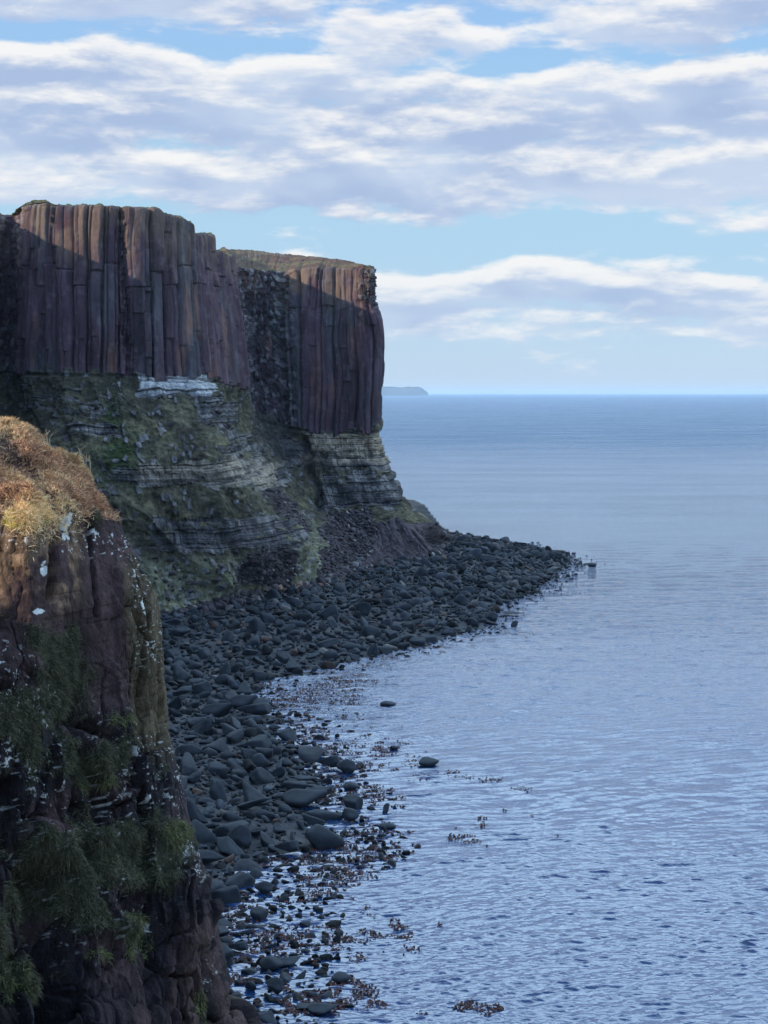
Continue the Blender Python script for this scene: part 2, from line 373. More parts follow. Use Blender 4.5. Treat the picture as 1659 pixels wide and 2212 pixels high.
dcol = dcol - 1.6 * crack1 - .55 * crack2 - .6 * jl + .35 * nz2 + .12 * nzf
rub = np.floor(Lw / 1.1); rubz = np.floor((Z + 2 * hash1(rub, 5)) / 1.7)
rubble = 2.2 * (hash2(rub, rubz, 44) - .5) + 1.6 * nz2 + .6 * nzf
v1 = voro(Lg / 3.2 + .2 * nz2, Z / 4.0 + .2 * nzf, 500); v2 = voro(Lg / 1.25, Z / 1.5, 510)
rubble2 = 1.6 * fbm(X * .25, Y * .25, Z * .2, 3, 88) + 2.6 * (v1[0] - .5) + 1.8 * (v1[1] - .5) * v1[2] - .8 * np.exp(-(v1[4] / .07)**2) + 1.1 * (v2[0] - .5) + 1.0 * (v2[1] - .5) * v2[3]
# the rubble-filled fissure in the near face and a second narrow slot
fis = np.exp(-(((K - 5.02 - .08 * (RR - 1)) / .16)**2)) * colm
slot = np.exp(-(((K - 11.15 + .1 * (RR - 1)) / .12)**2)) * colm
dcol = dcol * (1 - .6 * broken) + broken * (rubble * .35 + rubble2 * .8)
dcol = dcol - 2.6 * fis + fis * rubble * .9 - 2.2 * slot
topround = np.exp(-RR / .05) * 1.0
# strata
zz = Z + .5 * vn(X * .03, Y * .03, 0, 40) + .25 * vn(Lg * .2, 1, 0, 41)
zb = np.cumsum(np.random.default_rng(77).uniform(.35, 3.4, 120) * np.random.default_rng(78).uniform(.4, 1.1, 120)) - 20
lay = np.clip(np.searchsorted(zb, zz.ravel()).reshape(zz.shape), 1, 119); fl = (zz - zb[lay - 1]) / (zb[lay] - zb[lay - 1])
sub = np.floor(zz / .62 + .5 * vn(lay, 0, 0, 79)); fs = zz / .62 + .5 * vn(lay, 0, 0, 79) - sub
blk = np.floor(Lg / 2.1 + hash1(lay, 31) * 7 + .3 * vn(Lg * .4, Z * .3, 0, 42)); fb = Lg / 2.1 + hash1(lay, 31) * 7 - blk
but = fbm(Lg * .12, Z * .03, 0, 3, 47); gul = -np.abs(fbm(Lg * .075 + .05 * Z, Z * .02, 0, 3, 48)) * 6.5 + 1.4 + 1.3 * fbm(Lg * .3, Z * .12, 0, 4, 49)
dstr = 1.5 * (hash1(lay, 33) - .5) * (.4 + .9 * hash2(lay, np.floor(Lg / 9 + lay * .37), 30)) + .3 * (hash1(sub, 34) - .5) + 1.1 * (hash2(lay, blk, 35) - .5) + 1.2 * but \
     - .35 * np.exp(-(np.minimum(fs, 1 - fs) / .09)**2) - .5 * np.exp(-(np.minimum(fl, 1 - fl) / .08)**2) \
     - .8 * sst(hash2(lay, blk, 36), .5, .7) * np.exp(-((np.mod(Lg / 2.1, 1) - .5) / .1)**2)
# where bare rock shows below the columns (surface coordinates)
jx = px + 16 * vn(px * .02, py * .03, 0, 61); jy = py + 9 * vn(px * .03, py * .02, 0, 62)
rk = (1.5 * box(jx, jy, 294, 455, 806, 856, 6) + 1.0 * box(jx, jy, 130, 248, 905, 938, 9) + .55 * box(jx, jy, 60, 250, 850, 895, 12) + 1.0 * box(jx, jy, 300, 600, 995, 1052, 12) + .8 * box(jx, jy, 240, 330, 1010, 1050, 10)
      + .95 * box(jx, jy, 330, 640, 1120, 1192, 9) + .0 * jx + .95 * box(jx, jy, 440, 505, 860, 925, 9)
      + 1.1 * box(jx, jy, 655, 835, 928, 1006, 9) + .75 * box(jx, jy, 685, 860, 1000, 1050, 9) + 1.1 * box(jx, jy, 690, 866, 1045, 1098, 8) + .9 * box(jx, jy, 615, 660, 940, 1000, 7)
      + 1.0 * box(jx, jy, 560, 640, 1000, 1050, 12) + .7 * box(jx, jy, 470, 560, 940, 1000, 10))
lowcol = box(jx, jy, 800, 935, 1128, 1226, 9)
scree = .9 * box(jx, jy, 520, 640, 1200, 1262, 12) + box(jx, jy, 430, 565, 880, 985, 15) * .0 + np.exp(-(pline(px, py, [(465, 885), (520, 985), (600, 1075), (655, 1140)]) / 17)**2) * .9 \
      + box(jx, jy, 690, 805, 1108, 1260, 22) + box(jx, jy, 540, 630, 1185, 1260, 15) * .9 + box(jx, jy, 905, 1100, 1130, 1300, 10) + sst(jy, 1268, 1300) * sst(jx, 470, 520)
wild = fbm(px * .05, py * .10, 0, 5, 66, .65) * 1.25
rockm = sst(rk * .96 + .95 * wild - .12 * sst(hash2(lay, np.floor(Lg / 5), 50), .3, .8), .36, .62) * (1 - colm)
lowm = sst(lowcol + .3 * wild, .4, .6) * (1 - colm)
screem = sst(scree + .5 * wild, .35, .65) * (1 - colm) * (1 - rockm) * (1 - lowm)
lowd = 3.2 * (hash1(i1, 91) - .5) + 1.3 * (hash1(i2, 92) - .5) + .8 * (prof2 - .6) - 1.2 * crack1 - .9 * crack2 + .5 * nz2
below = dstr * (.08 + .72 * rockm) * (1 - lowm) + lowd * lowm + (1 - rockm) * (.9 * nz2 + .45 * nzf + .5 * (v2[0] > .8) * (v1[0] > .45)) + 1.6 * nz1 + gul * sst(RR, 3.0, 3.5) * (1 - sst(RR, 7, 8)) + screem * (.5 * nzf + .8 * nz2)
chasm = np.exp(-(pline(px, py, [(655, 950), (668, 1010), (690, 1060), (692, 1098)]) / 7)**2) * (1 - colm)
below = below - 5.0 * chasm
fadeu = np.clip((9.0 - RR), 0, 1) * 1.0
overh = np.exp(-((RR - 3.06) / .05)**2)
disp = (dcol * colm + (below - .9 * overh) * (1 - colm) - topround)
disp = np.where(K < 0, disp * 1.2, disp)
P2 = P + hn * (disp * fadeu)[..., None]
stp = (2.6 * (hash1(i1, 95) - .45) + .9 * (hash1(i2, 96) - .5)) * sst(K, 5.9, 6.6) * (1 - sst(K, 8.5, 8.7)) + .8 * (hash1(i2, 96) - .5) * sst(K, 10, 10.5) + .9 * (hash1(i1, 95) - .5) * (K > 2) * (K < 6)
tx_ = [338, 345, 352, 400, 417, 420, 457, 460, 484, 487, 500, 503, 505]; ty_ = [447, 449, 459, 471, 486, 504, 508, 536, 544, 549, 553, 566, 575]
want = (py[0] - np.interp(px[0] + 2 * vn(px[0] * .3, 0, 0, 97), tx_, ty_)) * Y[0] / F * (tk_ := (sst(KK[0] - KS, 5.8, 6.05) * (1 - sst(KK[0] - KS, 8.55, 8.75))))
P2[..., 2] += np.clip(stp, -1.8, 2.0) * (1 - .7 * tk_) * (1 - sst(RR, 0, .7)) + want[None] * (1 - np.clip(RR / .75, 0, 1))
# colours
purple = np.array([.088, .054, .066]); greyg = np.array([.074, .074, .078]); orange = np.array([.22, .105, .06]); dark = np.array([.035, .032, .036]); brown = np.array([.15, .095, .065])
hc1 = hash1(i1, 55); hc2 = hash2(i2, tier, 56)
base = lerp3(np.broadcast_to(purple, P.shape), np.broadcast_to(greyg, P.shape), sst(hc2 * .3 + hc1 * .3 + .2 + .7 * fbm(Lg * .16, Z * .035, 0, 4, 57), .35, .95) * .8)
base = lerp3(base, np.broadcast_to(orange, P.shape), .5 * sst(fbm(Lg * .25, Z * .05, 2, 3, 58), .2, .55) * sst(hc2, .35, .7))
base = base * (.82 + .3 * hc2 + .35 * fbm(Lg * .5, Z * .12, 0, 4, 63) - .4 * chip * .5)[..., None]
up = (1 - sst(RR + .35 * fbm(Lg * .2, Z * .1, 0, 3, 59), .35, 1.0))
base = lerp3(base, np.broadcast_to(np.array([.17, .12, .085]), P.shape), up * .65 * sst(fbm(Lg * .35, Z * .12, 5, 3, 93), -.35, .25))
lich = sst(fbm(Lg * .8, Z * .6, 0, 3, 60), .28, .42) * .6
base = lerp3(base, np.broadcast_to(np.array([.36, .36, .34]), P.shape), np.clip(lich * (.15 + .3 * broken) + broken * .55 * (v2[0] > .86), 0, 1) * colm)
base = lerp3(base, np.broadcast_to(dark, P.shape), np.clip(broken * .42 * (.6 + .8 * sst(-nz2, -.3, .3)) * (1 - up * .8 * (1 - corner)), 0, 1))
streak = sst(fbm(Lg * 1.3, Z * .035, 0, 3, 64), .15, .55)
base = base * (1 - .35 * streak)[..., None]
pale = np.array([.18, .17, .155]); tan = np.array([.36, .30, .21]); white = np.array([.46, .47, .46]); grass = np.array([.054, .049, .034]); grassb = np.array([.112, .102, .064]); straw = np.array([.16, .14, .075]); gdark = np.array([.03, .055, .015])
st = lerp3(np.broadcast_to(np.array([.055, .052, .054]), P.shape), np.broadcast_to(pale, P.shape), sst(hash1(sub, 34) * .35 + hash1(lay, 37) * .35 + .35 * hash2(lay, blk, 38) + .8 * nz2 + .3 * wild, .15, .95))
st = lerp3(st, np.broadcast_to(white, P.shape), box(jx, jy, 292, 456, 806, 852, 6) * .85 * sst(wild, -.8, -.1))
st = lerp3(st, np.broadcast_to(tan, P.shape), np.clip(box(jx, jy, 655, 835, 928, 1000, 10) * 1.0 + .6 * box(jx, jy, 300, 600, 990, 1050, 14), 0, 1) * sst(hash1(lay, 39) + .4 * wild, -.1, .5))
st = lerp3(st, np.broadcast_to(np.array([.09, .085, .085]), P.shape), np.clip(box(jx, jy, 330, 640, 1150, 1195, 10) * .7, 0, 1))
gr = lerp3(np.broadcast_to(grass, P.shape), np.broadcast_to(grassb, P.shape), sst(fbm(X * .22, Y * .22, Z * .3, 5, 67, .65), -.3, .35))
gr = lerp3(gr, np.broadcast_to(straw, P.shape), .6 * sst(fbm(X * .1, Y * .1, Z * .3, 3, 68), .0, .5))
gr = lerp3(gr, np.broadcast_to(np.array([.150, .148, .092]), P.shape), .85 * np.clip(box(jx, jy, 625, 760, 1130, 1285, 20) + sst(jy, 1190, 1225) * (1 - sst(jx, 500, 560)), 0, 1))
gr = lerp3(gr, np.broadcast_to(gdark, P.shape), .85 * np.clip(blob(jx, jy, 250, 980, 50, 50) + blob(jx, jy, 240, 890, 25, 30) + blob(jx, jy, 300, 1040, 18, 25), 0, 1))
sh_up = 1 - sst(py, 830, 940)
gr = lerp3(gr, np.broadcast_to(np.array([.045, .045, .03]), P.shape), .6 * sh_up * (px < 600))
gr = gr * np.clip(1 + .6 * fbm(X * 1.1, Y * 1.1, Z * 1.1, 3, 70) + .35 * fbm(Lg * .5, Z * .12, 0, 3, 71), .35, 2)[..., None]
gr = lerp3(gr, np.broadcast_to(np.array([.13, .125, .13]), P.shape) * (.5 + v2[1])[..., None], 1.0 * (v2[0] > .8) * (v1[0] > .45) * sst(v2[4], .1, .2))
st = st * (.70 + .6 * v2[0])[..., None] * (1 - .55 * np.exp(-(np.minimum(fl, 1 - fl) / .06)**2))[..., None]
spk = sst(fbm(X * .9, Y * .9, Z * .9, 2, 69), .35, .5)
gr = lerp3(gr, np.broadcast_to(np.array([.30, .30, .28]), P.shape), spk * .6 * sst(jy, 1190, 1240))
sc = lerp3(np.broadcast_to(np.array([.045, .036, .038]), P.shape), np.broadcast_to(np.array([.085, .068, .068]), P.shape), sst(nzf, -.2, .5))
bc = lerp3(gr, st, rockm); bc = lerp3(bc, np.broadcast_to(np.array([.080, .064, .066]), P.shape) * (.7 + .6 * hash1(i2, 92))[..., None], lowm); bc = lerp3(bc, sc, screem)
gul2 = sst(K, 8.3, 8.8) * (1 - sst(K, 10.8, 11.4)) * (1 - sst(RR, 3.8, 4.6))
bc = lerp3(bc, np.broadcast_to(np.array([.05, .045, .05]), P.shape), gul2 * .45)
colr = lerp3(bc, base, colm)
rec2 = (1 - sst(px, 20, 120)) * (py > 440) * (py < 1100)
# two meshes of one headland: columns above, strata and talus below
cut = int(np.sum(rc[:3])) + 4
head = empty('headland_cliff', (0, 0, 0)); tag(head, kind='structure')
nk = P.shape[1]
def part(name, r0, r1, mat, parent):
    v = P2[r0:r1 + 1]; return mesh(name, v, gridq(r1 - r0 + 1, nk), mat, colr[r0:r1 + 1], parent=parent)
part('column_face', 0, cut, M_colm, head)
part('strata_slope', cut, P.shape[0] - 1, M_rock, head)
LOWM = lowm
CL = dict(P=P2, N=N0, px=px, py=py, K=K, RR=RR, scree=screem, rock=rockm, colr=colr)

# ------------------------------------------------------------------ moorland on top
edge = P2[0]; tk = KK[0] - KS
inl = np.stack([-np.abs(N0[30, :, 0]) * 0 - .35 * np.ones(nk), np.ones(nk) * .94, np.zeros(nk)], -1)
sky_x = np.interp(tk, [-3, 0, 8, 8.6, 10, 11, 12, 13, 14, 15, 16], [465, 465, 470, 475, 540, 620, 700, 762, 798, 800, 790])
sky_y = np.interp(tk, [-3, 0, 8, 8.6, 10, 11, 12, 13, 14, 15, 16], [552, 552, 552, 551, 549, 556, 563, 571, 580, 581, 583])
sky_D = np.interp(tk, [-3, 0, 8, 8.6, 10, 11, 12, 13, 14, 15, 16], [690, 690, 690, 690, 690, 675, 650, 622, 575, 640, 760])
rows = []
tfar = sst(tk, 8.1, 8.6)
sk = atD(sky_x, sky_y, sky_D)
def inland(d, dz):
    q = edge + inl * d; q[:, 2] = edge[:, 2] + dz; return q
ts = np.concatenate([np.linspace(0, 1, 60) ** 1.3, 1 + np.linspace(.1, 3, 8)])
for t in ts:
    a = inland(t * 60, min(t, 1) * .6 + (t > 1) * -2)
    tt = min(t, 1.0)
    hump = math.sin(tt * math.pi / 2)
    b = edge * (1 - tt) + sk * tt
    b[:, 2] = edge[:, 2] + (sk[:, 2] - edge[:, 2]) * hump
    if t > 1: b = b + np.array([-20, 60, -3.0]) * (t - 1)
    rows.append(a * (1 - tfar)[:, None] + b * tfar[:, None])
MP = np.stack(rows)
TT = np.broadcast_to(ts[:, None], MP.shape[:2])
turf = fbm(MP[..., 0] * .6, MP[..., 1] * .6, 0, 4, 101)
big = fbm(MP[..., 0] * .08, MP[..., 1] * .08, 0, 3, 103)
mx, my, _ = proj(MP)
tke = np.broadcast_to(tk[None], MP.shape[:2])
near_t = 1 - tfar[None]
MP[..., 2] += sst(TT, 0, .01) * (.75 * turf + .35 * big + .25) + near_t * (1.6 * blob(mx, TT, 88, .16, 34, .12) + .8 * blob(mx, TT, 5, .16, 45, .12))
mcol = lerp3(np.broadcast_to(np.array([.085, .050, .036]), MP.shape), np.broadcast_to(np.array([.12, .095, .05]), MP.shape), sst(fbm(MP[..., 0] * .12, MP[..., 1] * .12, 0, 4, 105), -.1, .5))
mcol = lerp3(mcol, np.broadcast_to(np.array([.055, .085, .025]), MP.shape), .75 * near_t * sst(turf, -.5, .3))
moor = mesh('moorland', MP, gridq(len(ts), nk), M_moor, mcol); tag(moor, kind='structure')

# fence on the far moor
M_post = surf_mat('weathered timber', .9, .2, .3, 8, .25, 6, base=(.34, .32, .29), bdist=.02)
M_wire = surf_mat('galvanised wire', .5, .5, 0, 8, .1, 6, base=(.25, .25, .25))
def tube(p0, p1, r, n=6, r1=None):
    p0 = np.array(p0, float); p1 = np.array(p1, float); d = p1 - p0; d /= np.linalg.norm(d)
    a = np.cross(d, [0, 0, 1] if abs(d[2]) < .9 else [1, 0, 0]); a /= np.linalg.norm(a); b = np.cross(d, a)
    r1 = r if r1 is None else r1; V = []
    for p, rr in ((p0, r), (p1, r1)):
        for i in range(n): t = 2 * math.pi * i / n; V.append(p + rr * (a * math.cos(t) + b * math.sin(t)))
    V.append(p0); V.append(p1); Q = []
    for i in range(n):
        j = (i + 1) % n; Q += [(i, j, n + j), (i, n + j, n + i), (2 * n, j, i), (2 * n + 1, n + i, n + j)]
    return np.array(V), np.array(Q)
def joinm(parts):
    V = []; Q = []; o = 0
    for v, q in parts: V.append(v); Q.append(q + o); o += len(v)
    return np.concatenate(V), np.concatenate(Q)
fx = [511,518,524,531,538,545,552,560,568,576,584,592,600,606,613]
fy = [572,566,564,561,559,557,556,554.5,553.6,553,553.5,553.8,554.8,556,557]
flat = MP.reshape(-1, 3); fpx, fpy = mx.ravel(), my.ravel(); msk = (tke.ravel() > 8.5) & (TT.ravel() <= 1.0)
cand = flat[msk]; cx_, cy_ = fpx[msk], fpy[msk]
fence = empty('wire_fence', tuple(cand[0])); tops = []
tag(fence, 'row of weathered timber posts and wire crossing the brown moor on the farther headland', 'fence')
fl0 = None
for i, (a, b) in enumerate(zip(fx, fy)):
    j = np.argmin((cx_ - a)**2 + 2 * (cy_ - b)**2); g = cand[j]
    if i == 0: fence.location = tuple(g); fl0 = g.copy()
    lean = rng.uniform(-.06, .06, 2)
    v, q = tube([0, 0, -.35], [lean[0], lean[1], 1.35], .075, 7, .06)
    o = mesh('post', v, q, M_post, parent=fence); o.location = tuple(g - fl0); tops.append(g - fl0)
wp = []
for a, b in zip(tops[:-1], tops[1:]):
    for h in (.35, .7, 1.1): wp.append(tube(a + [0, 0, h], b + [0, 0, h], .012, 4))
v, q = joinm(wp); mesh('wire', v, q, M_wire, parent=fence)

# ------------------------------------------------------------------ shore and beach
shore_px = [(975,1160),(1060,1168),(1120,1176),(1180,1188),(1232,1204),(1236,1216),(1195,1250),(1165,1272),(1150,1285),(1095,1300),(1075,1325),(1050,1362),(1000,1366),(935,1388),(860,1408),(790,1420),(730,1440),(640,1456),(560,1480),(560,1508),(598,1548),(600,1590),(655,1620),(690,1668),(715,1700),(690,1760),(715,1822),(640,1850),(590,1845),(545,1890),(520,1925),(500,1975),(480,2020),(520,2060),(500,2110),(525,2160),(500,2200),(510,2290),(480,2500)]
SH = atZ(np.array([p[0] for p in shore_px]), np.array([p[1] for p in shore_px]))[:, :2]
poly = np.concatenate([SH, [[-60, 60], [-160, 60], [-160, 800], [10, 800]]])
def sdf(x, y):
    x = np.asarray(x, float); y = np.asarray(y, float)
    d = np.full(x.shape, 1e9); ins = np.zeros(x.shape, bool); n = len(poly)
    for i in range(n):
        a = poly[i]; b = poly[(i + 1) % n]
        if i < len(SH) - 1:
            vx, vy = b - a; t = np.clip(((x - a[0]) * vx + (y - a[1]) * vy) / (vx * vx + vy * vy), 0, 1)
            d = np.minimum(d, np.hypot(x - a[0] - t * vx, y - a[1] - t * vy))
        c = ((a[1] > y) != (b[1] > y)) & (x < (b[0] - a[0]) * (y - a[1]) / (b[1] - a[1] + 1e-12) + a[0]); ins ^= c
    return np.where(ins, d, -d)
def beach_z(x, y, s=None):
    s = sdf(x, y) if s is None else s
    return np.where(s > 0, np.minimum(s * .115, 7.5 + s * .01), np.maximum(s * .12, -3.0)) + .25 * vn(x * .12, y * .12, 0, 120) * sst(np.abs(s), 0, 8) - .12
gx, gy = np.meshgrid(np.arange(-150, 110, 1.0), np.arange(70, 760, 1.6))
gs = sdf(gx, gy); gz = beach_z(gx, gy, gs) + .18 * vn(gx * .7, gy * .7, 0, 121)
bcol = lerp3(np.broadcast_to(np.array([.018, .022, .028]), gx.shape + (3,)), np.broadcast_to(np.array([.05, .05, .052]), gx.shape + (3,)), sst(fbm(gx * .3, gy * .3, 0, 3, 122), -.3, .5))
beach = mesh('beach', np.stack([gx, gy, gz], -1), gridq(*gx.shape), M_boul, bcol); tag(beach, kind='structure')

# ------------------------------------------------------------------ boulders
def ico(sub):
    import bmesh
    b = bmesh.new(); bmesh.ops.create_icosphere(b, subdivisions=sub, radius=1)
    V = np.array([v.co[:] for v in b.verts]); Q = np.array([[v.index for v in f.verts] for f in b.faces]); b.free(); return V, Q
ICO = {s: ico(s) for s in (2, 3, 4)}
def boulder(seed, sub, soft=9.0, planes=13):
    r = np.random.default_rng(seed); V, Q = ICO[sub]
    d = r.normal(size=(planes, 3)); d /= np.linalg.norm(d, axis=1, keepdims=True); h = r.uniform(.72, 1.05, planes)
    c = np.maximum(V @ d.T, 1e-3) / h
    rad = 1 / (np.sum(c**soft, 1) ** (1 / soft))
    rad *= 1 + .05 * fbm(V[:, 0] * 2 + seed, V[:, 1] * 2, V[:, 2] * 2, 3, seed)
    W = V * rad[:, None]; return W / np.abs(W).max(), Q
NB = 16
softs = [5, 7, 10, 16, 6, 9, 13, 22]
BASE = {s: [boulder(100 + i, s, softs[i % 8], 9 + (i * 5) % 9) for i in range(NB)] for s in (2, 3, 4)}
items = []     # x, y, z, rx, ry, rz, rot, tiltx, tilty, base, hue, named
hero_px = [ # display x centre, base y, width, height, base, note
 (690,1840,88,58,0),(629,1854,62,46,3),(647,1807,80,52,1),(648,1756,104,56,5),(838,1760,64,40,4),(765,1753,48,36,6),(720,1670,58,46,3),(677,1625,60,38,1),(754,1676,44,30,2),
 (560,1558,88,46,3),(520,1545,60,50,5),(612,1604,60,32,11),(524,1847,62,56,2),(425,1850,80,80,0),(650,1700,60,34,9),(655,1752,40,30,7),(838,1526,46,10,8),(852,1622,40,13,10),(924,1657,48,16,12),(838,1792,46,12,8),(755,1776,40,26,14),(700,1660,60,38,1),
 (760,1583,22,7,3),(1116,1357,40,26,4),(1098,1331,56,14,9),(1066,1345,30,20,2),(1022,1364,84,46,1),(1280,1225,22,9,6),(838,1372,48,44,3),(1058,1265,28,20,0),(500,1540,60,40,7),(905,1397,40,20,6),(870,1365,44,24,10),(940,1382,46,20,4),
 (760,1708,44,16,8),(520,2065,54,36,3),(585,2100,66,32,8),(500,2100,50,50,4),(540,2150,82,44,1),(598,2152,50,34,2),(505,2200,70,42,0),(690,2197,72,30,5),(650,2186,66,20,9),(566,2212,60,26,11),(560,1990,42,28,6),(470,1985,50,40,3),(540,2026,44,24,7),(575,1935,40,26,2),(660,2060,26,10,8),(690,1940,26,9,10),(735,2125,44,18,12),(615,2092,60,24,5)]
for hx, hy, hw, hh, b in hero_px:
    g = atZ(hx, hy - .12 * hh); s = g[1] / F
    hgt = hh * s * 1.0; rz = hgt * .70; rx = hw * s * .60
    items.append([g[0], g[1] + rx * .35, max(0, .0) + hgt * .36, rx, rx * .78, rz, rng.uniform(-.4, .4), 0, 0, b, 0, 1])
cells = {}
def ok(x, y, r, k=.86):
    cx, cy = int(x // 4), int(y // 4)
    for a in (-1, 0, 1):
        for b in (-1, 0, 1):
            for (u, v, q) in cells.get((cx + a, cy + b), ()):
                if (u - x)**2 + (v - y)**2 < ((q + r) * k)**2: return False
    cells.setdefault((cx, cy), []).append((x, y, r)); return True
for it in items: cells.setdefault((int(it[0] // 4), int(it[1] // 4)), []).append((it[0], it[1], (it[3] + it[4]) / 2))
def footlimit(x, y):            # inland edge: where the talus rises above the beach
    return True
lv = [(16000, 1.6, 3.3, .74), (30000, .95, 1.5, .72), (70000, .5, .95, .72)]
fore_right = lambda yy: np.interp(yy, [1100, 1300, 1560, 1750, 1950, 2212, 2400], [240, 320, 330, 370, 420, 470, 500])
lv.append((24000, .45, .9, .68))
for n, r0, r1, kk_ in lv:
    qx = rng.uniform(-110, 95, n * 2); qy = rng.uniform(120, 690, n * 2)
    if n == 24000: qx = rng.uniform(-60, 10, n * 2); qy = rng.uniform(130, 300, n * 2)
    s = sdf(qx, qy); z = beach_z(qx, qy, s); u, v, _ = proj(np.stack([qx, qy, z], -1))
    rr = r0 + (r1 - r0) * rng.random(n * 2)**1.6
    patchy = vn(qx * .07, qy * .07, 0, 130)
    keep = (u > fore_right(v) - 30) & (v < 2290) & (s > -10 - 5 * patchy) & ((s > 1) | (rng.random(n * 2) < np.exp((s - 1) / np.where(qy < 215, 5.5, np.where(qy < 290, 3.0, 2.2))) * .8)) & (s < 75) & (v > 1150)
    lim = np.interp(u, [300, 340, 410, 510, 640, 700, 750, 800, 842, 895, 955, 990, 1300], [1335, 1335, 1325, 1293, 1276, 1258, 1222, 1205, 1200, 1195, 1178, 1150, 1150])
    keep &= v > lim
    for x, y, zz_, r, ss_ in zip(qx[keep], qy[keep], z[keep], rr[keep], s[keep]):
        if ss_ < 0: r = min(r, .55 + .9 * rng.random() ** 2)
        if y > 330: r *= .92
        if ok(x, y, r, kk_):
            a = rng.uniform(.85, 1.45); fl = rng.uniform(.4, .95)
            items.append([x, y, (max(zz_, -.75) + r * fl * .28) if ss_ > 0 else r * fl * rng.uniform(-.35, .12), r * a, r / a * rng.uniform(.8, 1.05), r * fl, rng.uniform(0, 6.28), rng.normal() * .3, rng.normal() * .3, rng.integers(NB), rng.random(), 0])
I = np.array(items, float)
def rotm(rz, tx, ty):
    cz, sz = np.cos(rz), np.sin(rz); cx, sx = np.cos(tx), np.sin(tx); cy, sy = np.cos(ty), np.sin(ty)
    o = np.zeros_like(cz); l = o + 1
    Rz = np.stack([cz, -sz, o, sz, cz, o, o, o, l], -1).reshape(-1, 3, 3)
    Rx = np.stack([l, o, o, o, cx, -sx, o, sx, cx], -1).reshape(-1, 3, 3)
    Ry = np.stack([cy, o, sy, o, l, o, -sy, o, cy], -1).reshape(-1, 3, 3)
    return Rz @ Rx @ Ry
u, v, fz = proj(I[:, :3]); size = I[:, 3] * 2 * F / fz
vis = (u > fore_right(v) + 4) & (v < 2225)
score = np.where(vis, size, -1) + I[:, 11] * 1000
order = np.argsort(-score); named = order[:300]; rest = np.setdiff1d(np.arange(len(I)), named)
def rock_color(h, s, z=None):
    c = np.array([.062, .066, .072]) * (.75 + .6 * h)
    return c
bm_cache = {}
M_wetb = surf_mat('single boulder basalt', .8, .14, .7, .8, .40, .8, base=(.031, .037, .044), bdist=.2)
hlabel = {0: 'largest smooth dark boulder at the water edge beside the pointed boulder', 1: 'pointed grey boulder standing just clear of the waterline in front of the largest one',
 2: 'smooth humped boulder tucked behind the largest boulder', 3: 'long flat slab boulder lying on the cobbles with a dark hollow under it', 4: 'lone block shaped boulder standing in the water off the beach among kelp',
 5: 'dark rounded boulder in the kelp halfway to the lone block boulder', 6: 'pointed wedge boulder at the beach edge above the kelp', 7: 'wide domed boulder furthest out on the beach corner near the water',
 9: 'broad split block boulder at the inner corner of the bay', 13: 'large smooth boulder half hidden by the foreground cliff edge', 16: 'low flat rock breaking the surface alone in the middle of the bay', 17: 'small low rock awash beside a kelp patch offshore', 18: 'outermost low rock awash in the kelp patch offshore', 19: 'thin flat rock awash just below the lone block boulder',
 22: 'tiny rock tip showing in open water of the bay', 23: 'pale rounded boulder standing in the water off the spit', 24: 'long low weedy rock awash off the spit', 26: 'big smooth hump boulder on the near shore of the spit', 27: 'small lone rock off the tip of the boulder spit', 28: 'tall rounded boulder rising above the cobbles below the cliff',
 41: 'squared dark rock at the bottom edge of the picture in the shallows', 42: 'long low rock beside the squared one at the bottom edge', 48: 'low wet rock alone in the shallows amid loose kelp', 50: 'weedy rock awash in the shallows near the bottom'}
heroN = len(hero_px)
for idx in named:
    it = I[idx]; sub = 4 if size[idx] > 55 else 3
    key = (int(it[9]), sub)
    if key not in bm_cache: bm_cache[key] = mesh('boulder', BASE[sub][key[0]][0], BASE[sub][key[0]][1], M_wetb, link=False)
    o = bpy.data.objects.new('boulder', bm_cache[key]); COL.objects.link(o)
    o.location = it[:3]; o.scale = it[3:6]; o.rotation_euler = (it[7], it[8], it[6])
    zone = 'near' if it[1] < 235 else ('middle' if it[1] < 330 else ('bay' if it[1] < 430 else 'spit'))
    lab = {'near': 'smooth dark boulder in the packed heap beside the foreground cliff', 'middle': 'dark sea worn boulder on the beach along the inner bay',
           'bay': 'dark rounded boulder on the beach under the nearer headland', 'spit': 'dark rounded boulder on the long spit below the farther headland'}[zone]
    if idx < heroN and idx in hlabel: tag(o, hlabel[idx], 'boulder', 'boulders of the shore')
    elif idx < heroN: tag(o, {'near': 'large dark boulder at the seaward rim of the heap near the foreground cliff', 'middle': 'large dark boulder at the seaward rim of the inner bay', 'bay': 'large dark boulder at the waterline below the nearer headland', 'spit': 'large dark boulder at the waterline of the spit'}[zone], 'boulder', 'large boulders at the waterline, ' + zone)
    else: tag(o, lab, 'boulder', 'boulders heaped on the beach, ' + zone)
def merged(name, J, cfun, mat):
    VV = []; QQ = []; CC = []; off = 0
    Rm = rotm(J[:, 6], J[:, 7], J[:, 8])
    sz = J[:, 3] * 2 * F / np.maximum(J[:, 1], 1)
    for sub in (2, 3):
        for b in range(NB):
            m = np.where((J[:, 9].astype(int) == b) & ((sz > 26) == (sub == 3)))[0]
            if not len(m): continue
            V, Q = BASE[sub][b]
            W = V[None] * J[m, None, 3:6]; W = np.einsum('nij,nvj->nvi', Rm[m], W) + J[m, None, :3]
            VV.append(W.reshape(-1, 3)); QQ.append((Q[None] + (np.arange(len(m)) * len(V))[:, None, None] + off).reshape(-1, 3)); off += len(m) * len(V)
            CC.append(np.repeat(cfun(J[m]), len(V), 0))
    return mesh(name, np.concatenate(VV), np.concatenate(QQ), mat, np.concatenate(CC))
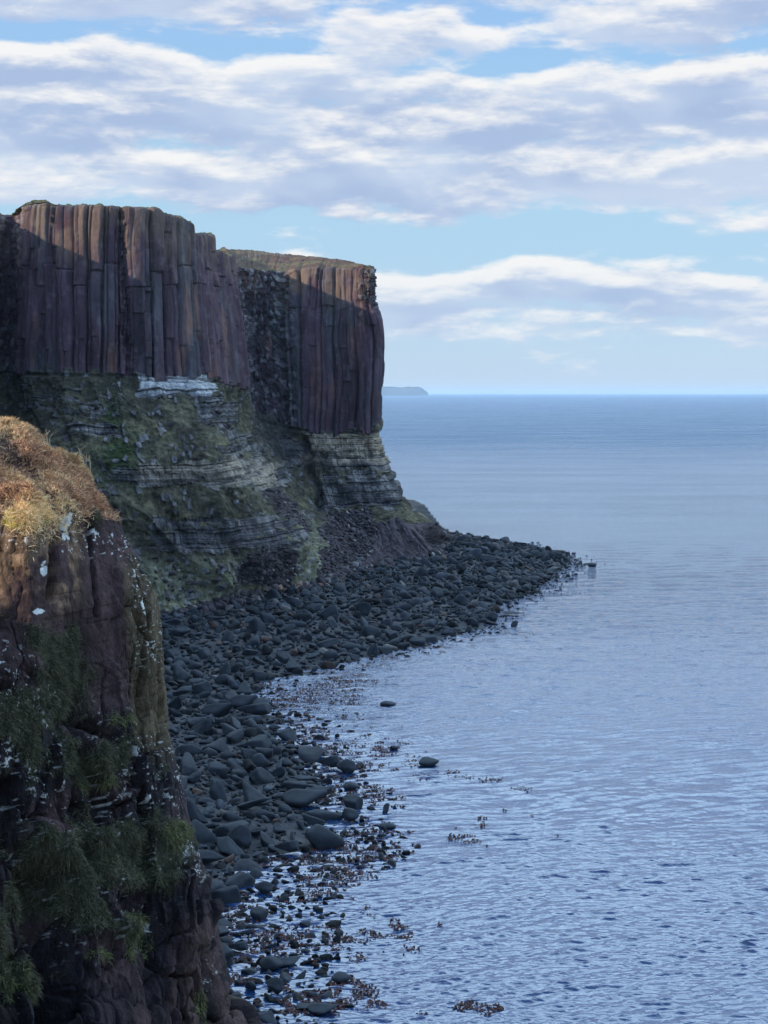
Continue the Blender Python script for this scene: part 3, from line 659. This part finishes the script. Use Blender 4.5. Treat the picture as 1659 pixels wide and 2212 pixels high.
def ccol(J):
    h = J[:, 10:11]; c = np.array([[.029, .034, .040]]) * (.3 + 1.5 * h ** 1.5)
    s = sdf(J[:, 0], J[:, 1])[:, None]; q9 = (h * 997) % 1
    c = np.where(q9 > .96, np.array([[.10, .095, .09]]), np.where(q9 < .05, np.array([[.075, .05, .04]]), c))
    return c * np.where(s < 2, .5, 1.0) * np.where(J[:, 3:4] < .9, .8, 1)
cob = merged('beach_boulders', I[rest], ccol, M_boul)
tag(cob, 'countless smaller dark boulders and cobbles filling the beach and spit', 'boulders', kind='stuff')

# scree blocks on the talus
Pf = CL['P'].reshape(-1, 3); wgt = (CL['scree'] * (CL['RR'] > 4) * (CL['RR'] < 8.2) * (CL['K'] > 4)).ravel() + .10 * ((CL['RR'] > 6.1) & (CL['RR'] < 8.1) & (CL['K'] > 4)).ravel() * (1 - CL['rock'].ravel())
wgt += 2.5 * ((CL['RR'] > 7.6) & (CL['RR'] < 8.3) & (CL['K'] > 4) & (CL['K'] < 15)).ravel()
wgt = wgt * (1 - .97 * (LOWM.ravel() > .2)); wgt = wgt / wgt.sum()
pick = rng.choice(len(Pf), 4200, p=wgt)
sp_ = Pf[pick]; r_ = .28 + .9 * rng.random(len(pick))**2.6
low = (CL['RR'].ravel()[pick] > 7.5); r_ = np.where(low, r_ * 1.5, r_)
J = np.stack([sp_[:, 0], sp_[:, 1] - r_ * .2, sp_[:, 2] + r_ * .15, r_ * rng.uniform(.9, 1.4, len(pick)), r_ * rng.uniform(.6, 1, len(pick)), r_ * rng.uniform(.5, .85, len(pick)), rng.uniform(0, 6.28, len(pick)), rng.normal(size=len(pick)) * .4, rng.normal(size=len(pick)) * .4, rng.choice([3, 6, 11, 14], len(pick)), rng.random(len(pick)), rng.random(len(pick))], -1)
def scol(J):
    c = np.array([[.062, .051, .054]]) * (.6 + .9 * J[:, 10:11]); pale_ = (J[:, 11:12] > .93) * 1.0
    uu, vv_, _ = proj(J[:, :3]); tanm = ((uu > 590) & (uu < 740) & (vv_ > 1262) & (vv_ < 1312) & (J[:, 11] > .55))[:, None] * 1.0
    c = c * (1 - pale_) + np.array([[.24, .23, .21]]) * pale_
    return c * (1 - tanm) + np.array([[.24, .16, .12]]) * tanm
scr = merged('scree', J, scol, M_scree); tag(scr, 'broken purple grey stones strewn over the talus slopes', 'scree', kind='stuff')

# ------------------------------------------------------------------ kelp
kel = []
def kp(n, x0, x1, y0, y1, clump=.1):
    a = rng.uniform(x0, x1, n); b = rng.uniform(y0, y1, n); g = atZ(a, b)
    f = fbm(g[:, 0] * .22, g[:, 1] * .22, 0, 3, 140); f2 = vn(g[:, 0] * .9, g[:, 1] * .9, 0, 141)
    s = sdf(g[:, 0], g[:, 1])
    m = (f + .35 * f2 > clump - .12 + .014 * np.maximum(-s - 8, 0)) & (s < 1.0); kel.append(g[m])
xr = rng.uniform(-32, 45, 260000); yr = 148 + 250 * rng.random(260000)**1.3; sr = sdf(xr, yr)
fr1 = fbm(xr * .16, yr * .10, 0, 4, 140); fr2 = vn(xr * .8, yr * .6, 0, 141)
kmask = (fr1 + .45 * fr2 > -.02 + .034 * np.maximum(-sr - 4, 0) + .0016 * np.maximum(yr - 250, 0)) & (sr < .8) & (rng.random(len(xr)) < .5)
kel.append(np.stack([xr, yr, np.zeros_like(xr)], -1)[kmask])
kp(900, 1080, 1330, 1215, 1300, .1); kp(600, 800, 1150, 1380, 1450, .2)
def strip(pts, n, w_, h_):
    for (a, b) in pts:
        hh2 = h_ * ((b - 848) / 1000.0) ** 1.5; q = rng.normal(size=(n, 2)) * [w_, hh2] + [a, b]; kel.append(atZ(q[:, 0], q[:, 1]))
strip([(820,1620),(840,1628),(890,1652),(975,1668),(985,1675),(1010,1678),(1045,1682),(1070,1685),(1125,1704),(905,1680),(870,1605),(700,1870),(720,1880),(760,1885),(800,1890),(820,1838),(600,1560),(640,1570),(620,1580),(660,1575),(895,1640),(1240,1280),(1265,1284),(890,2050),(770,2070),(750,2165),(800,2180)], 26, 11, 3.5)
strip([(660,1495),(700,1490),(740,1480),(770,1470),(720,1505),(680,1510),(640,1500)], 160, 34, 9)
KP = np.concatenate(kel); nK = len(KP)
VV = []; QQ = []
ln = rng.uniform(.14, .42, nK); wd = rng.uniform(.06, .15, nK); an = rng.uniform(0, 6.28, nK); hh = rng.uniform(.03, .17, nK) * np.where(KP[:, 1] > 330, .35, 1)
dx = np.stack([np.cos(an), np.sin(an), np.zeros(nK)], -1); sx_ = np.stack([-np.sin(an), np.cos(an), np.zeros(nK)], -1); upz = np.array([0, 0, 1.0])
rows_ = []
for t, hfac, wf in ((0, -.3, .5), (.35, 1.0, 1.0), (.7, .75, 1.1), (1.0, -.15, .5)):
    c = KP + dx * (ln * t)[:, None] + upz * (hh * hfac)[:, None]
    rows_ += [c - sx_ * (wd * wf)[:, None], c + sx_ * (wd * wf)[:, None] + upz * (hh * .5 * (wf > .9))[:, None]]
VV = np.stack(rows_, 1).reshape(-1, 3); base_i = (np.arange(nK) * 8)[:, None, None]
QQ = (np.array([[0, 1, 3, 2], [2, 3, 5, 4], [4, 5, 7, 6]])[None] + base_i).reshape(-1, 4)
kc_ = np.repeat(np.array([[.048, .012, .010]]) * (.4 + 1.1 * rng.random((nK, 1))), 8, 0)
M_kelp = surf_mat('kelp', .6, .2, .1, 3, .2, 3)
kelp = mesh('kelp', VV, QQ, M_kelp, kc_); tag(kelp, 'loose beds of reddish brown kelp fronds breaking the surface along the shore', 'kelp', kind='stuff')

# ------------------------------------------------------------------ foreground cliff
FR = [
 [(-190,905,34),(-20,900,36),(60,918,36.5),(105,945,36.5),(150,965,36.5),(205,1003,37),(190,1010,39),(100,1000,42)],
 [(-190,960,32),(-20,960,33.5),(60,975,34.5),(110,985,35.2),(165,1010,35.8),(225,1040,36.5),(215,1045,39),(100,1045,42)],
 [(-190,1040,33.6),(-20,1040,33.0),(60,1045,33.0),(120,1050,33.8),(180,1060,34.6),(244,1085,35.8),(236,1085,39),(100,1085,42)],
 [(-190,1110,33.9),(-20,1110,32.3),(60,1115,31.8),(125,1120,32.6),(190,1125,34),(250,1128,35.4),(244,1130,39),(100,1130,42)],
 [(-190,1200,33.8),(-20,1200,32.1),(60,1200,31.5),(130,1200,32.2),(205,1195,33.6),(274,1185,35),(270,1190,39),(150,1190,42)],
 [(-190,1310,33.0),(-20,1310,31.6),(70,1310,31.2),(145,1310,32.0),(235,1305,33.3),(326,1300,34.8),(322,1302,39),(150,1300,42)],
 [(-190,1440,31.0),(-20,1440,30.4),(75,1440,30.8),(155,1440,31.9),(240,1435,33.0),(334,1432,34.5),(331,1434,39),(150,1440,42)],
 [(-190,1590,28.6),(-20,1590,29.4),(80,1590,30.4),(165,1590,31.5),(255,1585,32.6),(348,1580,34.1),(344,1582,39),(150,1580,42)],
 [(-190,1760,28.2),(-20,1760,28.9),(90,1760,29.9),(180,1760,31.0),(280,1758,32.2),(386,1755,33.6),(382,1757,39),(200,1760,42)],
 [(-190,1960,27.6),(-20,1960,28.2),(100,1960,29.2),(205,1960,30.4),(320,1955,31.7),(441,1950,33.0),(438,1952,39),(200,1960,42)],
 [(-190,2210,26.9),(-20,2210,27.4),(110,2210,28.4),(230,2210,29.6),(360,2212,31),(484,2212,32.4),(482,2212,39),(250,2212,42)],
 [(-190,2700,26),(-20,2700,26.5),(120,2700,27.5),(260,2700,28.8),(400,2700,30.4),(560,2700,32),(560,2700,39),(300,2700,42)],
 [(-190,8500,22),(-20,8500,24),(150,8500,25),(350,8500,26),(600,8500,27),(900,8500,29),(900,8500,36),(500,8500,40)]]
FC = np.array([[atD(*p) for p in row] for row in FR])
frc = [50, 70, 75, 70, 80, 95, 105, 110, 125, 140, 110, 60]; fkc = [60, 120, 120, 130, 150, 60, 20]
fP, fR, fK = loft(FC, frc, fkc)
fN = normals(fP)
if fN[400, 200, 1] > 0: fN = -fN
qx, qy, _ = proj(fP); a, b, c_ = fP[..., 0], fP[..., 1], fP[..., 2]
al = a + b * .35        # along-face coordinate
n_big = fbm(al * .45, c_ * .35, b * .3, 4, 201); n_mid = fbm(al * 1.6, c_ * 1.1, b, 4, 211); n_f = fbm(al * 6, c_ * 5, b * 4, 3, 221)
nv = fbm(al * 1.5, c_ * .22, b * .4, 3, 231); nv2 = fbm(al * 5.0, c_ * .5, b, 3, 241)
slab = box(qx + 10 * n_mid, qy, 40, 240, 1130, 1420, 25) * 1.0
heath = np.clip(1 - sst(qy + 22 * n_mid, 1075 + 30 * sst(qx, 120, 200), 1105 + 30 * sst(qx, 120, 200)), 0, 1)
def ridge(v, w_): return np.exp(-(np.abs(v) / w_)**2)
w1 = voro(al * .80 + .25 * n_mid, c_ * .42 + .3 * n_big, 520); w2 = voro(al * 2.3 + .2 * n_mid, c_ * .72 + .2 * n_mid, 530); w3 = voro(al * 6.5, c_ * 4.0, 540)
blocks = .75 * (w1[0] - .5) + .55 * (w1[1] - .5) * w1[2] - .30 * np.exp(-(w1[4] / .035)**2)
blocks2 = .30 * (w2[0] - .5) + .35 * (w2[1] - .5) * w2[2] + .2 * (w2[0] - .4) * w2[3] - .14 * np.exp(-(w2[4] / .06)**2) + .09 * (w3[0] - .5) + .08 * (w3[1] - .5) * w3[3]
lowf = .35 + .65 * sst(qy, 1430, 1650)
rd = (1 - slab * .9) * (1 - .6 * sst(qx, 300, 340) * (qy < 1950)) * (.42 * n_big + .38 * nv + (blocks + blocks2) * lowf + .24 * n_mid) + .13 * nv2 * lowf + .05 * n_f
bed = .03 * sst(fbm(al * .6, c_ * 9, 0, 3, 245), .1, .35)
rd = rd - bed * (1 - sst(qy, 1500, 1700))
cr_ = 0
for pts, wd_, dp in (([(118, 1165), (116, 1235), (112, 1290)], 6, .9), ([(193, 1140), (196, 1200), (204, 1260), (208, 1330)], 3.0, .45), ([(300, 1180), (305, 1260), (315, 1360), (312, 1500)], 4, .3),
                     ([(285, 1400), (280, 1470)], 6, .35), ([(262, 1545), (272, 1620), (268, 1700)], 7, .45), ([(345, 1590), (352, 1700)], 4, .3), ([(300, 1740), (305, 1900)], 7, .5), ([(90, 1900), (110, 2210)], 38, 1.6), ([(160, 1560), (215, 1600)], 12, .5),
                     ([(240, 1930), (238, 2010)], 5, .4), ([(395, 1880), (400, 2000)], 3, .3), ([(350, 2000), (365, 2212)], 4, .25), ([(20, 1700), (30, 1850)], 20, .8)):
    d = pline(qx + 2.2 * n_mid, qy, pts); cr_ = cr_ + dp * np.exp(-(d / wd_)**2)
hump = heath * (.30 * n_big + .34 * n_mid + .14 * n_f - .16 - .22 * sst(qx, 60, 200))
over = .35 * np.exp(-((qy - 1075) / 35)**2) * (1 - sst(qx, 110, 240))
ledge = .35 * blob(qx, qy, 255, 2010, 50, 16) + .55 * blob(qx, qy, 300, 1740, 60, 14) * 0 + .3 * blob(qx, qy, 160, 1800, 130, 22) + .25 * blob(qx, qy, 300, 1900, 110, 18)
ribs = .16 * np.abs(np.sin(al * 7 + 2 * nv)) * sst(qy, 1940, 2010) * sst(qx, 300, 340)
rock_d = rd * .75 - cr_ + ribs + ledge
fd = rock_d * (1 - heath) + hump * heath + over * heath
below_f = 1 - sst(fR, 10.9, 11.8) * .6
fP2 = fP + fN * (fd * below_f)[..., None]
# colours
pur = np.array([.058, .036, .036]); dk = np.array([.012, .013, .016]); ol = np.array([.080, .062, .034]); gn = np.array([.055, .060, .032]); tn = np.array([.30, .20, .12])
shp = fP.shape
fc = lerp3(np.broadcast_to(pur, shp), np.broadcast_to(pur * .55, shp), sst(n_mid + .5 * nv, -.2, .5))
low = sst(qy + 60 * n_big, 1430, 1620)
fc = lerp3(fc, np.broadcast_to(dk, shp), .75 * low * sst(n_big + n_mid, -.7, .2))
fc = lerp3(fc, np.broadcast_to(np.array([.075, .05, .045]), shp), .7 * sst(qy, 1960, 2020) * sst(qx, 320, 350) * sst(nv2, -.3, .2))
fc = lerp3(fc, np.broadcast_to(ol, shp), .85 * sst(qx - .12 * (qy - 1300) + 14 * nv, 250, 275) * sst(qy, 1180, 1240) * (1 - sst(qy, 1560, 1680)) * sst(n_mid + nv, -.7, .0))
moss = sst(np.clip(blob(qx, qy, 115, 1400, 60, 75) + blob(qx, qy, 60, 1540, 80, 60) + blob(qx, qy, 210, 1650, 60, 60) + blob(qx, qy, 150, 1820, 150, 70) + blob(qx, qy, 300, 1880, 90, 55) + blob(qx, qy, 80, 1960, 120, 60) + blob(qx, qy, 250, 2020, 50, 40) + blob(qx, qy, 370, 1800, 30, 50) + blob(qx, qy, 15, 2100, 35, 80) + blob(qx, qy, 160, 1500, 50, 60), 0, 1.2) * .9 + .95 * n_mid + .4 * n_big, .35, .9) * (1 - heath)
fc = lerp3(fc, np.broadcast_to(gn, shp), moss * .85)
fc = lerp3(fc, np.broadcast_to(np.array([.06, .038, .028]), shp), heath)
painted_sun = (1 - sst(qx + 20 * n_mid, 150, 190)) * box(qx, qy + 60 * n_mid, -300, 300, 1090, 1300, 60)  # sunlit warmth painted into the rock colour at the upper left
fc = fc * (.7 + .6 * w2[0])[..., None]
fc = lerp3(fc, np.broadcast_to(np.array([.30, .19, .115]), shp) * (.35 + 1.1 * w3[0] * (.4 + w2[0]))[..., None], painted_sun * sst(n_mid + .5 * n_f, -.35, .2) * .9)
fc = lerp3(fc, np.broadcast_to(np.array([.34, .27, .07]), shp), .9 * sst(np.clip(blob(qx, qy, 90, 1110, 40, 35) + blob(qx, qy, 30, 1125, 40, 18), 0, 1) + .4 * n_mid, .4, .7))
ln1 = sst(fbm(al * 5, c_ * 6, b * 3, 5, 251, .75), .30, .36); ln2 = sst(fbm(al * 13, c_ * 15, b * 5, 3, 252, .7), .36, .44)
lw = np.clip(.9 * box(qx, qy, 140, 300, 1150, 1200, 14) + .8 * np.exp(-(pline(qx, qy, [(290, 1190), (300, 1300), (320, 1420)]) / 30)**2) + .8 * blob(qx, qy, 20, 1500, 60, 90) + .8 * blob(qx, qy, 60, 1600, 60, 90) + .7 * blob(qx, qy, 290, 1620, 50, 40) + .7 * blob(qx, qy, 370, 1680, 25, 60) + .9 * blob(qx, qy, 400, 1860, 22, 50) + .9 * blob(qx, qy, 450, 2080, 14, 50) + .5 * blob(qx, qy, 60, 1150, 90, 50) + .42 * blob(qx, qy, 200, 1800, 220, 350), 0, 1)
lm = np.clip(ln1 * sst(lw, .25, .6) + ln2 * sst(lw, .15, .4) * .8, 0, 1)
for (x, y, rx, ry) in ((97, 1232, 10, 10), (95, 1215, 7, 5), (200, 1150, 9, 5), (82, 1318, 13, 6), (110, 1095, 12, 8), (138, 1130, 8, 16), (140, 1160, 6, 9), (300, 1305, 5, 9), (302, 1322, 4, 4), (273, 1970, 14, 7), (322, 2002, 3, 14), (526, 0, 1, 1), (303, 1728, 4, 9), (90, 1562, 9, 6), (255, 1612, 10, 6), (22, 1580, 12, 8), (24, 1598, 10, 9), (395, 1845, 12, 16), (262, 1628, 6, 10), (195, 1595, 8, 6), (175, 1660, 5, 4)):
    e = ((qx + 9 * n_f - x) / rx)**2 + ((qy + 11 * n_f - y) / ry)**2 + .9 * n_f; lm = np.maximum(lm, 1 - sst(e, .7, 1.2))
fc = lerp3(fc, np.broadcast_to(np.array([.55, .56, .52]), shp), lm * (1 - heath) * .9)
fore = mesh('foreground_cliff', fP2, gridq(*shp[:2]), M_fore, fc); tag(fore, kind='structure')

# the ground that carries the viewpoint, left of and behind the camera (it throws the diagonal shade)
hx_, hy_ = np.meshgrid(np.arange(-60, 4.1, .5), np.arange(-30, 30, .5))
edgex = np.interp(hy_, [-30, 2, 4, 30], [1.5, 1.0, -2.0, -9.4])
hz = 57.7 + .10 * np.clip(edgex - hx_, 0, 60) + .2 * fbm(hx_ * .3, hy_ * .3, 0, 3, 260) - .5 * sst(hy_, 15, 30)
hz = np.where(hx_ > edgex, hz - (hx_ - edgex) * 25, hz); hx_ = np.where(hx_ > edgex, edgex + (hx_ - edgex) * .02, hx_)
hcol = lerp3(np.broadcast_to(np.array([.10, .075, .04]), hx_.shape + (3,)), np.broadcast_to(np.array([.07, .08, .03]), hx_.shape + (3,)), sst(fbm(hx_ * .5, hy_ * .5, 0, 3, 261), -.3, .3))
top = mesh('clifftop_ground', np.stack([hx_, hy_, hz], -1), gridq(*hx_.shape), M_moor, hcol); tag(top, kind='structure')

# ------------------------------------------------------------------ grass and heather on the foreground cliff
fn2 = normals(fP2)
if fn2[400, 200, 1] > 0: fn2 = -fn2
fp = fP2.reshape(-1, 3); fnf = fn2.reshape(-1, 3); onf = (fK < 5.3).ravel() & (fR < 10.6).ravel() & (qx.ravel() > -60)
def blades(name, wmask, n, lo, hi, wd, upb, droop, cols, label, cat, mat=M_grass, spread=.5, seed=1):
    r = np.random.default_rng(seed); wm = (wmask.ravel() * onf); wm = wm / wm.sum()
    i = r.choice(len(fp), n, p=wm); p = fp[i] + r.normal(size=(n, 3)) * .02; nn = fnf[i]
    d = nn * (1 - upb) + np.array([0, 0, 1]) * upb + r.normal(size=(n, 3)) * spread; d /= np.linalg.norm(d, axis=1, keepdims=True)
    ln_ = lo + (hi - lo) * r.random(n)**1.5
    s = np.cross(d, r.normal(size=(n, 3))); s /= np.linalg.norm(s, axis=1, keepdims=True)
    dn = np.array([0, 0, -1.0]); w_ = (wd * (.6 + .8 * r.random(n)))[:, None]; rows2 = []
    for t, wf in ((-.08, 1), (.5, .8), (1.0, 0)):
        c = p + d * (ln_ * t)[:, None] + dn * (ln_ * droop * t * t)[:, None]
        rows2 += [c - s * w_ * wf, c + s * w_ * wf] if wf else [c]
    V = np.stack(rows2, 1).reshape(-1, 3); Q = (np.array([[0, 1, 3], [0, 3, 2], [2, 3, 4]])[None] + (np.arange(n) * 5)[:, None, None]).reshape(-1, 3)
    cl = np.array(cols); ci = cl[r.integers(len(cl), size=n)] * (.6 + .8 * r.random((n, 1)))
    o = mesh(name, V, Q, mat, np.repeat(ci, 5, 0)); tag(o, label, cat, kind='stuff'); return o
hm = heath * (.12 + sst(n_mid + .4 * n_f, -.25, .3))
blades('heather', hm * (1 - .3 * sst(n_big, 0, .4)), 85000, .05, .19, .006, .45, .25, [(.60, .34, .19), (.42, .23, .13), (.74, .47, .26), (.18, .09, .06)], 'brown winter heather mat over the crest of the foreground cliff', 'heather', spread=.6)
crest = heath * np.clip(np.exp(-((fR - .1) / .35)**2) + .7 * blob(qx, qy, 70, 1030, 90, 22) + .8 * blob(qx, qy, 95, 1115, 45, 30), 0, 1.3) + .6 * blob(qx, qy, 90, 1110, 45, 35)
blades('dry_grass', crest * sst(n_mid, -.6, .2), 34000, .05, .25, .005, .55, .45, [(.88, .66, .34), (.72, .50, .26), (.76, .52, .26)], 'straw coloured dry grass catching the sun along the crest of the foreground cliff', 'dry grass', spread=.5, seed=2)
blades('cliff_grass', moss * (.1 + sst(n_mid + .8 * n_f, -.1, .5)), 85000, .03, .19, .005, .35, .6, [(.085, .09, .045), (.06, .066, .035), (.12, .11, .065), (.06, .055, .04)], 'dull green grass and moss hanging from ledges of the foreground cliff face', 'grass', spread=.45, seed=3)
tuft = np.clip(1.0 * blob(qx, qy, 270, 1985, 35, 14) + blob(qx, qy, 285, 2040, 22, 30) + blob(qx, qy, 215, 2065, 35, 8) + 1.2 * blob(qx, qy, 425, 2180, 13, 35) + .9 * blob(qx, qy, 365, 1805, 22, 28) + .6 * blob(qx, qy, 210, 1690, 30, 12) + .5 * blob(qx, qy, 230, 1555, 25, 12) + .5 * blob(qx, qy, 15, 2120, 22, 40), 0, 2)
tuft = np.where(tuft > .12, tuft, 0)
blades('bright_tuft', tuft * sst(n_f + n_mid, -.3, .3), 9000, .05, .24, .006, .3, .8, [(.12, .13, .045), (.09, .10, .04), (.14, .13, .07)], 'brighter green grass tufts on the ledges of the foreground cliff', 'grass', spread=.4, seed=4)
M_stem = surf_mat('dry stem', .8, .2, 0, 3, .2, 4, base=(.42, .34, .22))
SPX, SPY, _u = proj(fp[onf])
def stalks(px_, py_, D, n, h, label):
    j = np.argmin((SPX - px_) ** 2 + (SPY - py_) ** 2); g = fp[onf][j]; root = empty('dry_plant', tuple(g)); tag(root, label, 'plant', 'dry plants on the crest')
    for i in range(n):
        a0 = rng.uniform(-.12, .12, 2); l = h * rng.uniform(.7, 1); b0 = np.array([a0[0], a0[1], -.25]); m = b0 + np.array([rng.normal() * .05, 0, .25 + l * .6]); e = m + np.array([rng.normal() * .12, rng.normal() * .05, l * .4])
        v, q = joinm([tube(b0, m, .009, 5, .007), tube(m, e, .007, 5, .003), tube(m, m + np.array([rng.normal() * .1, 0, .12]), .005, 4, .002)])
        mesh('stem', v, q, M_stem, parent=root)
stalks(112, 952, 36.5, 4, .42, 'upright pale dry stems standing highest on the heather crest')
stalks(200, 1006, 36.9, 6, .48, 'forked pale dry stems at the seaward brink of the heather crest')
stalks(165, 975, 36.6, 2, .25, 'short single dry stem between the two taller clumps of stems')

# ------------------------------------------------------------------ far island and birds
M_isl = surf_mat('far island rock', .95, .1, .2, .002, .2, .004, base=(.10, .10, .09), bdist=20)
ux = np.linspace(780, 925, 90)
uy = np.interp(ux, [780, 830, 868, 880, 905, 912, 917, 925], [829, 832.5, 834.5, 833.2, 833.6, 836, 842, 847])
uy = uy + .5 * vn(ux * .12, 0, 0, 300)
D0 = 30000
uy = 848 - (848 - uy) * .85
isl = []
for dd, f in ((0, 1.0), (250, .0), (1200, 0.05), (2600, .5), (3400, 1)):
    q = atD(ux, 848 + (uy - 848) * (1 - f), D0); q[:, 1] += dd; q[:, 2] = np.where(f >= 1, -5, np.maximum(q[:, 2], -2)); isl.append(q)
isl = np.stack(isl); 
island = mesh('distant_hills', isl, gridq(5, 90), M_isl, smooth=False); tag(island, kind='structure')
M_bird = surf_mat('gull plumage', .8, .2, 0, 3, .1, 3, base=(.16, .16, .17))
def bird(loc, s, rz, label):
    r_ = empty('gull', loc); tag(r_, label, 'gull'); r_.rotation_euler = (0, 0, rz); r_.scale = (s, s, s)
    V, Q = ICO[3]; B = V * [.09, .26, .08]; B[:, 2] += .02 * np.cos(V[:, 1] * 2); mesh('body', B, Q, M_bird, parent=r_)
    for sd in (-1, 1):
        xs = [0, .25, .5, .72]; zs = [.02, .10, .09, .02]; ys = [.08, .12, .06, -.06]; ch = [.17, .15, .10, .02]
        V2 = []
        for x, z, y, c in zip(xs, zs, ys, ch): V2 += [(sd * x, y, z + .006), (sd * x, y - c * 2, z), (sd * x, y - c, z - .012)]
        Q2 = []
        for i in range(3):
            o_ = i * 3; Q2 += [(o_, o_ + 1, o_ + 4, o_ + 3), (o_ + 1, o_ + 2, o_ + 5, o_ + 4), (o_ + 2, o_, o_ + 3, o_ + 5)]
        mesh('wing', V2, Q2, M_bird, parent=r_)
    mesh('tail', [(-.03, -.2, .01), (.03, -.2, .01), (.06, -.4, .01), (-.06, -.4, .01), (-.03, -.2, -.01), (.03, -.2, -.01), (.06, -.4, -.01), (-.06, -.4, -.01)], [(0, 1, 2, 3), (7, 6, 5, 4), (0, 4, 5, 1), (2, 6, 7, 3), (1, 5, 6, 2), (3, 7, 4, 0)], M_bird, parent=r_, smooth=False)
bird(tuple(atD(583, 52, 520)), .8, 0.3, 'tiny dark gull gliding high in the sky above the nearer headland')
HAZE = True
if HAZE:
    hb = [(-20000, -500, -4), (20000, -500, -4), (20000, 42000, -4), (-20000, 42000, -4), (-20000, -500, 135), (20000, -500, 135), (20000, 42000, 135), (-20000, 42000, 135)]
    mh = bpy.data.materials.new('haze air'); mh.use_nodes = True; n = NT(mh.node_tree); n.n.clear()
    pv = n.new('ShaderNodeVolumePrincipled'); pv.inputs['Color'].default_value = (.55, .76, .95, 1); pv.inputs['Density'].default_value = 2.1e-5; pv.inputs['Anisotropy'].default_value = .2
    oo = n.new('ShaderNodeOutputMaterial'); n.l.new(pv.outputs[0], oo.inputs['Volume'])
    hz_ = mesh('haze', hb, [(3, 2, 1, 0), (4, 5, 6, 7), (0, 1, 5, 4), (1, 2, 6, 5), (2, 3, 7, 6), (3, 0, 4, 7)], mh, smooth=False); tag(hz_, 'thin pale haze over the sea', 'haze', kind='stuff')
print('boulders', len(I), 'kelp', nK)
